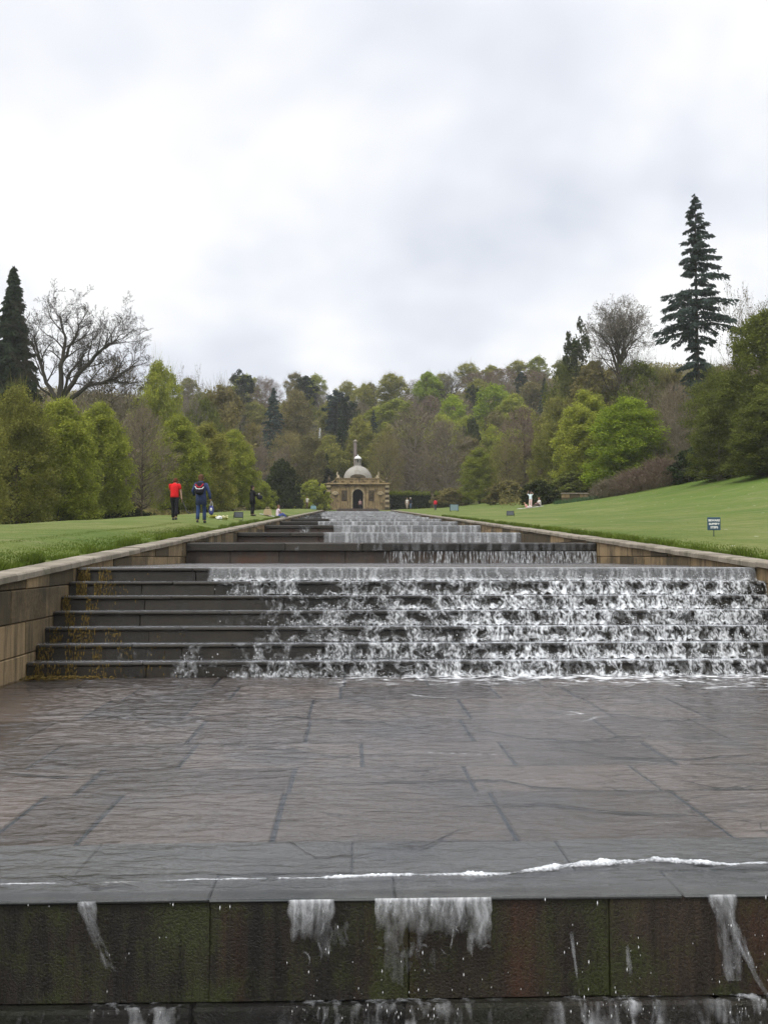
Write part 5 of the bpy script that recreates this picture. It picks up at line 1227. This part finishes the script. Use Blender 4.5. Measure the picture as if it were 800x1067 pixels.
# ------------------------------------------------------------------ people
def skin_mesh(chains, radii, root, sub=1):
    """chains: lists of joint names; joints given in radii dict name -> (co, r)"""
    me = bpy.data.meshes.new('tmp'); bm = bmesh.new(); lay = bm.verts.layers.skin.verify(); vs = {}
    for nme, (co, r) in radii.items():
        v = bm.verts.new(co); v[lay].radius = (r if hasattr(r, '__len__') else (r, r)); v[lay].use_root = nme == root; vs[nme] = v
    for c in chains:
        for a, b in zip(c[:-1], c[1:]):
            if bm.edges.get((vs[a], vs[b])) is None: bm.edges.new((vs[a], vs[b]))
    bm.to_mesh(me); bm.free(); o = bpy.data.objects.new('tmp', me); COL.objects.link(o)
    o.modifiers.new('s', 'SKIN'); s = o.modifiers.new('u', 'SUBSURF'); s.levels = sub; s.render_levels = sub
    dg = bpy.context.evaluated_depsgraph_get(); r = bpy.data.meshes.new_from_object(o.evaluated_get(dg)); bpy.data.objects.remove(o); bpy.data.meshes.remove(me); r.materials.clear()
    r.polygons.foreach_set('use_smooth', np.ones(len(r.polygons), bool)); return r
SKIN = pbr('skin', (.42,.26,.19), .6); EYEM = pbr('eye_and_mouth', (.06,.03,.025), .5)
def joints(pose):
    J = dict(pelvis=(0,0,.94), waist=(0,.01,1.1), chest=(0,0,1.3), neck=(0,.0,1.47), jaw=(0,.03,1.56), head=(0,.015,1.65), crown=(0,0,1.73))
    for s, k in ((-1, 'l'), (1, 'r')):
        J.update({'sho_'+k: (s*.17,0,1.41), 'elb_'+k: (s*.25,-.03,1.13), 'wri_'+k: (s*.27,.05,.88), 'han_'+k: (s*.27,.08,.8), 'hip_'+k: (s*.09,0,.9), 'kne_'+k: (s*.10,.03,.5), 'ank_'+k: (s*.10,-.01,.09), 'toe_'+k: (s*.12,.14,.035)})
    J.update(pose); return {k: Vector(v) for k, v in J.items()}
RAD = dict(pelvis=.125, waist=.115, chest=.135, neck=.055, jaw=.07, head=.092, crown=.06, sho=.062, elb=.043, wri=.028, han=.036, hip=.088, kne=.058, ank=.04, toe=.033)
def person(label, px, Y, yaw, H, pose={}, top=None, legs=None, hair=(.05,.03,.02), hairlen=.12, shoes=(.03,.03,.03), group=None, dz=0.0, at=None):
    J = joints(pose); s = H/1.78
    X, Y, z = on(px, Y) if at is None else at
    rad = lambda n: RAD[n.split('_')[0]]
    chains = [['pelvis','waist','chest','neck','jaw','head','crown']] + [c for k in 'lr' for c in (['chest','sho_'+k,'elb_'+k,'wri_'+k,'han_'+k], ['pelvis','hip_'+k,'kne_'+k,'ank_'+k,'toe_'+k])]
    body = skin_mesh(chains, {n: (J[n], rad(n)*(.72 if n.split('_')[0] in ('pelvis', 'waist', 'chest', 'sho', 'hip', 'kne') else .9 if top[0] != 'shirt' and n[:3] == 'elb' else 1)) for n in J}, 'pelvis')
    mb = MB()
    for k, sg in (('l', -1), ('r', 1)):                     # five bent fingers on each hand
        h, w = J['han_'+k], J['wri_'+k]; d = (h-w).normalized(); a = d.cross(Vector((0,1,.2))).normalized(); b = a.cross(d)
        for q, L in enumerate((.062, .075, .08, .074, .058)):
            if q == 0: p = h - d*.02 - a*sg*0 + b*.03; e = b*.6 + d*.6
            else: p = h + d*.022 + b*(.032-.02*(q-1)); e = d
            cur = a*(-sg)*.35
            mb.tube([p, p+e.normalized()*L*.4+cur*.01, p+e.normalized()*L*.7+cur*.03, p+e.normalized()*L*.95+cur*.07], [.0095, .009, .008, .006], 6)
    f = (J['head']-J['jaw']); up = (J['crown']-J['neck']).normalized(); fw = Vector((0,1,0)); fw = (fw - up*fw.dot(up)).normalized(); sd = fw.cross(up)
    hc = J['head']
    mb.tube([hc+fw*.085+up*.01, hc+fw*.108-up*.035, hc+fw*.085-up*.045], [.01, .017, .012], 6)
    for q in (-1, 1): mb.ball(tuple(hc+sd*q*.093-up*.02), (.014, .025, .035), 8, 6)
    nb_ = len(mb.f)
    for q in (-1, 1): mb.ball(tuple(hc+fw*.083+sd*q*.034+up*.005), .012, 8, 6)
    mb.tube([hc+fw*.083-up*.078-sd*.025, hc+fw*.092-up*.08, hc+fw*.083-up*.078+sd*.025], .007, 6)
    extra = mb.mesh('x', True); bm = bmesh.new(); bm.from_mesh(body); n0 = len(bm.faces); bm.from_mesh(extra); bm.faces.ensure_lookup_table()
    for i in range(n0+nb_, len(bm.faces)): bm.faces[i].material_index = 1
    bm.to_mesh(body); bm.free(); bpy.data.meshes.remove(extra); body.materials.append(SKIN); body.materials.append(EYEM); body.name = 'person'
    o = link('person', body, None, None, (X, Y, z+dz)); o.rotation_euler = (0, 0, yaw); o.scale = (s, s, s); tag(o, label, 'person', group)
    kind, c = top; mid = (J['kne_l']+J['kne_r'])/2
    def loft(mb, path, rx, ry, side, n=14):
        v, f = [], []
        for i, p in enumerate(path):
            d = (path[min(i+1, len(path)-1)]-path[max(i-1, 0)]).normalized(); a_ = (side - d*side.dot(d)).normalized(); b_ = a_.cross(d)
            for q in range(n): t = 2*math.pi*q/n; w_ = 1+.05*float(noise(p.z*7, q*.9, px)); v.append(p + a_*(rx[i]*math.cos(t)*w_) + b_*(ry[i]*math.sin(t)*w_))
        for i in range(len(path)-1):
            for q in range(n): q2 = (q+1) % n; f.append((i*n+q, i*n+q2, (i+1)*n+q2, (i+1)*n+q))
        f.append(tuple(range(n))[::-1]); f.append(tuple((len(path)-1)*n+q for q in range(n))); mb.add(v, f)
    mb = MB(); xs = (J['sho_r']-J['sho_l']).normalized(); pel = J['pelvis']; sh = (J['sho_l']+J['sho_r'])/2
    drop = {'shirt': .03, 'jacket': .08, 'coat': .27}[kind]; low = pel + (mid-pel).normalized()*drop; fat = .012 if kind == 'shirt' else .028
    loft(mb, [low, pel.lerp(J['waist'], .35), J['waist'], J['chest'], sh, sh.lerp(J['neck'], .55), J['neck']], [q+fat for q in (.165 if kind != 'coat' else .185, .158, .148, .168, .165, .085, .052)], [q+fat for q in (.125 if kind != 'coat' else .14, .122, .112, .122, .09, .066, .05)], xs)
    for k in 'lr':
        S, E, Wr = J['sho_'+k], J['elb_'+k], J['wri_'+k]; S2 = S.lerp(sh, .25)
        if kind == 'shirt': loft(mb, [S2, S, S.lerp(E, .35), S.lerp(E, .68)], [.06, .07, .066, .062], [.06, .068, .064, .06], Vector((0, 1, .2)), 10)
        else: loft(mb, [S2, S, S.lerp(E, .5), E, E.lerp(Wr, .5), E.lerp(Wr, .97)], [.06, .078, .07, .062, .056, .05], [.06, .076, .068, .06, .054, .048], Vector((0, 1, .2)), 10)
    if kind == 'coat': mb.ball(tuple(J['neck']-Vector((0, .06, 0))), (.11, .07, .07), 10, 6)
    mb.build('shirt' if kind == 'shirt' else 'jacket', cloth('top_cloth', c), o, smooth=True)
    mb = MB(); loft(mb, [pel+(mid-pel).normalized()*.1, pel, pel.lerp(J['waist'], .55)], [.15, .158, .14], [.115, .12, .105], xs)
    for k in 'lr':
        H_, K_, A_ = J['hip_'+k], J['kne_'+k], J['ank_'+k]; loft(mb, [H_.lerp(pel, .4), H_, H_.lerp(K_, .5), K_, K_.lerp(A_, .5), K_.lerp(A_, .95)], [.085, .095, .085, .069, .066, .066], [.085, .1, .088, .07, .066, .064], Vector((1, 0, .1)), 12)
    mb.build('trousers', cloth('leg_cloth', legs), o, smooth=True)
    for k in 'lr':
        a, t = J['ank_'+k], J['toe_'+k]; d = (t-a); hl = a - Vector((d.x, d.y, 0)).normalized()*.05; hl.z = t.z
        link('shoe', skin_mesh([['h','m','t']], {'h': (hl, .048), 'm': (hl.lerp(t, .55)+Vector((0,0,.012)), .05), 't': (t+Vector((d.x,d.y,0)).normalized()*.05, .036)}, 'm'), pbr('shoe', shoes, .6), o)
    mb = MB(); mb.ball((0, 0, 0), (.103, .108, .108), 16, 10); cap = hc + up*.022 - fw*.026
    if hairlen > .13: mb.ball((0, -.045, -hairlen*.55), (.088, .062, hairlen*.75+.03), 14, 9)
    else: mb.ball((0, -.03, -.045), (.092, .075, .075), 14, 8)
    rot = Matrix((sd, fw, up)).transposed(); mb.v = [tuple(cap + rot @ (Vector(q)*(1+.09*float(noise(q[0]*30, q[1]*30, q[2]*12))))) for q in mb.v]
    mb.build('hair', cloth('hair', hair, .5), o, smooth=True)
    def W_(n): return Matrix.Translation((X, Y, z+dz)) @ Matrix.Rotation(yaw, 4, 'Z') @ Matrix.Scale(s, 4) @ J[n]
    return W_
walk = dict(kne_l=(-.09,.16,.52), ank_l=(-.09,.17,.1), toe_l=(-.1,.31,.045), kne_r=(.09,-.02,.5), ank_r=(.09,-.17,.14), toe_r=(.1,-.04,.05))
# walker in red, head bowed, seen from behind, trailing a long dark stick
P = person('walker seen from behind in a bright red top and black trousers, head bowed', 182, 40, -.05, 1.78, dict(walk, neck=(.0,.06,1.455), jaw=(.0,.14,1.5), head=(.0,.17,1.57), crown=(.0,.15,1.65), elb_r=(.24,.03,1.15), wri_r=(.27,.05,.9), han_r=(.28,.06,.82), elb_l=(-.2,.16,1.17), wri_l=(-.1,.3,1.1), han_l=(-.05,.35,1.1)), ('shirt', (.62,.018,.022)), (.014,.014,.018), hair=(.09,.03,.015), hairlen=.1)
h = P('han_r'); e = Vector((X_at(198.5, 40), 39.6, gz(X_at(198.5, 40), 39.6)+.28))
mb = MB(); mb.tube([h+Vector((-.12,.03,.1)), h, h.lerp(e, .35)+Vector((0,0,-.03)), h.lerp(e, .7)+Vector((0,0,-.06)), e, e+Vector((.12,0,.0))], [.014,.016,.017,.02,.026,.012], 8)
st = mb.build('walking_stick', pbr('dark_stick', (.02,.018,.016), .6)); tag(st, 'long dark stick slanting down from the hand of the walker in red', 'stick')
# walker in blue, backpack, carrier in hand
P = person('walker seen from behind in a long blue jacket and jeans with brown hair', 209.5, 36, .04, 1.76, dict(walk, kne_l=(-.1,.02,.5), ank_l=(-.11,-.1,.11), toe_l=(-.12,.03,.04), kne_r=(.11,.13,.51), ank_r=(.12,.1,.09), toe_r=(.14,.25,.035), elb_r=(.29,-.02,1.12), wri_r=(.34,.03,.87), han_r=(.35,.05,.79), elb_l=(-.29,-.04,1.16), wri_l=(-.25,.14,1.02), han_l=(-.2,.2,1.0)), ('coat', (.042,.058,.135)), (.035,.06,.14), hair=(.1,.055,.03), hairlen=.2)
c = P('chest'); bp = empty('backpack', (c.x-.02, c.y-.21, c.z-.28), .04, 'dark backpack with red and white trim on the back of the walker in blue', 'backpack')
def soft(name, r, c, mat, parent, seed=1, sq=2.6):
    bm = bmesh.new(); bmesh.ops.create_icosphere(bm, subdivisions=3, radius=1)
    for v in bm.verts:
        q = v.co; k = (abs(q.x)**sq+abs(q.y)**sq+abs(q.z)**sq)**(-1/sq); v.co = Vector((q.x*k*r[0]+c[0], q.y*k*r[1]+c[1], q.z*k*r[2]+c[2]))*(1+.03*float(noise(q.x*3, q.y*3, q.z*3+seed)))
    me = bpy.data.meshes.new(name); bm.to_mesh(me); bm.free(); me.polygons.foreach_set('use_smooth', np.ones(len(me.polygons), bool)); return link(name, me, mat, parent)
blk = cloth('pack_black', (.02,.02,.03)); rd = cloth('pack_red', (.45,.03,.05)); wt = cloth('pack_white', (.7,.7,.7))
soft('body', (.17, .1, .24), (0, 0, .22), blk, bp); soft('pocket', (.13, .05, .09), (0, -.1, .13), blk, bp, 2)
mb = MB(); mb.tube([(-.14,-.075,.36), (-.06,-.12,.27), (0,-.125,.25), (.06,-.12,.27), (.14,-.075,.38)], .022, 6); mb.build('red_trim', rd, bp)
mb = MB(); mb.tube([(-.15,-.07,.29), (-.1,-.112,.2), (0,-.145,.19), (.1,-.112,.2), (.15,-.07,.27)], .018, 6); mb.build('white_trim', wt, bp)
for s in (-1, 1): mb = MB(); mb.tube([(s*.1,.06,.42), (s*.13,.15,.48), (s*.14,.3,.4), (s*.13,.33,.25), (s*.12,.14,.06)], .018, 6); mb.build('strap', blk, bp)
h = P('han_r'); bg = empty('carrier_bag', (h.x+.02, h.y, h.z-.5), .2, 'blue and white carrier bag hanging from the hand of the walker in blue', 'bag')
soft('body', (.09, .06, .17), (0, 0, .17), cloth('carrier_blue', (.06,.07,.2), .6), bg); soft('label_patch', (.04, .02, .06), (-.01, -.06, .2), wt, bg)
mb = MB(); mb.tube([(-.05,0,.32), (-.03,0,.46), (0,0,.5), (.03,0,.46), (.05,0,.32)], .01, 6); mb.build('handle', wt, bg)
# person in black, turned towards the cascade, hands raised to the chest
P = person('person in black coat and trousers holding something up at chest height', 263, 56, -1.1, 1.74, dict(elb_r=(.24,.1,1.16), wri_r=(.12,.3,1.22), han_r=(.08,.36,1.25), elb_l=(-.24,.1,1.16), wri_l=(-.1,.32,1.2), han_l=(-.05,.37,1.23)), ('coat', (.014,.014,.017)), (.015,.015,.017), hair=(.02,.015,.012), hairlen=.12)
h = P('han_r'); r = empty('shoulder_bag', (h.x+.05, h.y-.02, h.z-.3), .2, 'black shoulder bag hanging in front of the person in black', 'bag')
soft('body', (.16, .08, .12), (0, 0, .12), blk, r); mb = MB(); mb.tube([(-.14,0,.18), (-.2,.05,.4), (-.32,.1,.5), (-.1,.08,.34), (.14,0,.2)], .012, 6); mb.build('strap', blk, r)
r = empty('camera', (h.x, h.y, h.z), -1.1, 'tiny pale camera held by the person in black', 'camera'); mb = MB(); mb.box((-.06,-.02,-.03), (.06,.02,.05), .008); mb.build('body', pbr('camera_silver', (.5,.5,.52), .4), r)
mb = MB(); mb.tube([(0,.022,.01), (0,.06,.01)], .025, 12); mb.build('lens', M['dark'], r)
sit = dict(pelvis=(0,0,.13), waist=(0,-.02,.3), chest=(0,.02,.5), neck=(0,.05,.66), jaw=(0,.09,.74), head=(0,.08,.83), crown=(0,.06,.91), sho_l=(-.15,.03,.6), sho_r=(.15,.03,.6), hip_l=(-.1,.06,.13), hip_r=(.1,.06,.13),
           kne_l=(-.2,.36,.3), kne_r=(.2,.36,.28), ank_l=(-.12,.58,.09), ank_r=(.14,.6,.09), toe_l=(-.13,.7,.05), toe_r=(.16,.72,.05), elb_l=(-.24,.16,.38), elb_r=(.24,.16,.38), wri_l=(-.15,.34,.32), wri_r=(.16,.34,.32), han_l=(-.13,.41,.31), han_r=(.14,.41,.31))
person('child sitting on the grass in a pale top and blue trousers beside the tan bag', 289.5, 61.6, -1.3, 1.45, sit, ('shirt', (.6,.5,.55)), (.07,.1,.28), hair=(.16,.09,.05), hairlen=.16)
person('pale dressed person standing by the hedge before the pavilion corner', 320, 138, 2.6, 1.74, {}, ('shirt', (.6,.57,.52)), (.16,.11,.08), hair=(.1,.06,.04))
person('stroller in white and beige beside a companion in dark clothes near the hedge', 424, 146, 2.9, 1.7, walk, ('shirt', (.6,.55,.5)), (.4,.33,.27), hair=(.2,.13,.08), hairlen=.2)
person('stroller in a black top and jeans with fair hair near the hedge', 427.5, 146.4, 3.0, 1.74, walk, ('jacket', (.02,.02,.025)), (.12,.16,.25), hair=(.6,.57,.5))
person('small child in a bright red coat alone on the far lawn', 453.5, 120, .4, 1.4, {}, ('jacket', (.6,.03,.05)), (.05,.05,.09), hair=(.05,.03,.02))
person('standing child in white with both arms raised to the head on the far lawn', 552.5, 88, 2.6, 1.45, dict(elb_l=(-.36,.05,1.5), wri_l=(-.2,.08,1.66), han_l=(-.13,.07,1.72), elb_r=(.36,.05,1.52), wri_r=(.24,.08,1.74), han_r=(.2,.08,1.82)), ('shirt', (.68,.78,.82)), (.75,.55,.5), hair=(.02,.015,.015), shoes=(.6,.5,.5))
person('person in white sitting on the far lawn beside the standing child', 562, 88, 1.9, 1.55, sit, ('shirt', (.72,.68,.66)), (.1,.07,.07), hair=(.2,.11,.07), hairlen=.18)
person('person lying back low in pink on the blanket by the standing child', 549, 87.4, -1.9, 1.3, dict(sit, chest=(0,-.14,.36), neck=(0,-.24,.48), jaw=(0,-.26,.56), head=(0,-.3,.62), crown=(0,-.35,.68), waist=(0,-.07,.24), sho_l=(-.15,-.18,.42), sho_r=(.15,-.18,.42), elb_l=(-.26,-.2,.2), elb_r=(.26,-.2,.2), wri_l=(-.3,-.1,.07), wri_r=(.3,-.1,.07), han_l=(-.31,-.04,.05), han_r=(.31,-.04,.05)), ('shirt', (.6,.3,.28)), (.7,.62,.6), hair=(.3,.2,.12))
person('visitor in a pale pink top standing inside the dark arched doorway', 375.5, 153, 3.1, 1.68, {}, ('shirt', (.55,.35,.33)), (.03,.03,.04), hair=(.1,.06,.04), at=(PX+.35, PY+.9, PB+.0))

# ------------------------------------------------------------------ sky, sun, camera
w = bpy.data.worlds.new('World'); SC.world = w; w.use_nodes = True; nt = w.node_tree; nt.nodes.clear()
def N(t, **k):
    o = nt.nodes.new('ShaderNode'+t)
    for a, b in k.items(): setattr(o, a, b)
    return o
L = nt.links.new
SUN_EL, SUN_AZ = 52, 215      # behind the camera, to the left
sky = N('TexSky'); sky.sky_type = 'NISHITA'; sky.sun_disc = False; sky.sun_elevation = R(SUN_EL); sky.sun_rotation = R(SUN_AZ); sky.dust_density = 2
geo = N('TexCoord'); sep = N('SeparateXYZ'); L(geo.outputs['Generated'], sep.inputs[0])
zz = N('Math', operation='ADD'); L(sep.outputs['Z'], zz.inputs[0]); zz.inputs[1].default_value = .5
dx = N('Math', operation='DIVIDE'); L(sep.outputs['X'], dx.inputs[0]); L(zz.outputs[0], dx.inputs[1])
dy = N('Math', operation='DIVIDE'); L(sep.outputs['Y'], dy.inputs[0]); L(zz.outputs[0], dy.inputs[1])
cmb = N('CombineXYZ'); L(dx.outputs[0], cmb.inputs[0]); L(dy.outputs[0], cmb.inputs[1]); cmb.inputs[2].default_value = 3.7
n1 = N('TexNoise'); n1.inputs['Scale'].default_value = 2.0; n1.inputs['Detail'].default_value = 4; n1.inputs['Roughness'].default_value = .5; n1.inputs['Distortion'].default_value = .1; L(cmb.outputs[0], n1.inputs['Vector'])
rp = N('ValToRGB'); L(n1.outputs['Fac'], rp.inputs[0]); e = rp.color_ramp.elements
e[0].position = .34; e[0].color = (.66,.70,.785,1); e[1].position = .54; e[1].color = (1.0,1.0,1.0,1); m_ = e.new(.45); m_.color = (.84,.86,.92,1)
mulc = N('Vector' 'Math', operation='SCALE'); L(rp.outputs[0], mulc.inputs[0]); zen = N('MapRange', interpolation_type='SMOOTHSTEP'); L(sep.outputs['Z'], zen.inputs[0]); zen.inputs[1].default_value = .46; zen.inputs[2].default_value = .95; zen.inputs[3].default_value = 10.2; zen.inputs[4].default_value = 24; L(zen.outputs[0], mulc.inputs['Scale'])   # an overcast sky is about three times brighter overhead than low down
mx = N('Mix', data_type='RGBA'); mx.inputs[0].default_value = .94; L(sky.outputs[0], mx.inputs[6]); L(mulc.outputs[0], mx.inputs[7])
bg = N('Background'); bg.inputs['Strength'].default_value = .1; L(mx.outputs[2], bg.inputs[0]); out = N('OutputWorld'); L(bg.outputs[0], out.inputs[0])

sd = bpy.data.lights.new('sun', 'SUN'); sd.energy = 1.5; sd.angle = R(14); sd.color = (1, .96, .9); so = bpy.data.objects.new('sun', sd); COL.objects.link(so)
az = R(SUN_AZ); dirv = Vector((math.sin(az)*math.cos(R(SUN_EL)), math.cos(az)*math.cos(R(SUN_EL)), math.sin(R(SUN_EL))))
so.rotation_euler = dirv.to_track_quat('Z', 'Y').to_euler()
so.location = (0, -20, 60)

hz = MB(); hz.box((-230, -45, -4), (230, 400, 90)); t = NT('thin_haze'); vol = t.n('VolumePrincipled'); vol.inputs['Density'].default_value = .00028; vol.inputs['Color'].default_value = (.9,.92,.94,1); vol.inputs['Anisotropy'].default_value = .2
t.set(t.out.inputs['Volume'], vol); tag(hz.build('haze', t.m), 'thin pale spring haze over the valley', 'haze', kind='stuff')
cd = bpy.data.cameras.new('camera'); cam = bpy.data.objects.new('camera', cd); COL.objects.link(cam); SC.camera = cam
cam.location = (0, 0, EYE); cd.sensor_fit = 'VERTICAL'; cd.sensor_height = 36; cd.lens = 36*F_PX/1067
cam.rotation_euler = CAM_ROT
cd.clip_start = .05; cd.clip_end = 3000
SC.view_settings.view_transform = 'Standard'; SC.view_settings.look = 'None'; SC.view_settings.exposure = .12; SC.view_settings.gamma = 1
SC.render.engine = 'CYCLES'; cy = SC.cycles; cy.max_bounces = 7; cy.diffuse_bounces = 3; cy.glossy_bounces = 3; cy.transparent_max_bounces = 16; cy.transmission_bounces = 3
cy.volume_bounces = 1; cy.use_adaptive_sampling = True; cy.adaptive_threshold = .008; cy.use_denoising = True; cy.denoiser = 'OPENIMAGEDENOISE'; cy.sample_clamp_indirect = 8; cy.caustics_reflective = False; cy.caustics_refractive = False
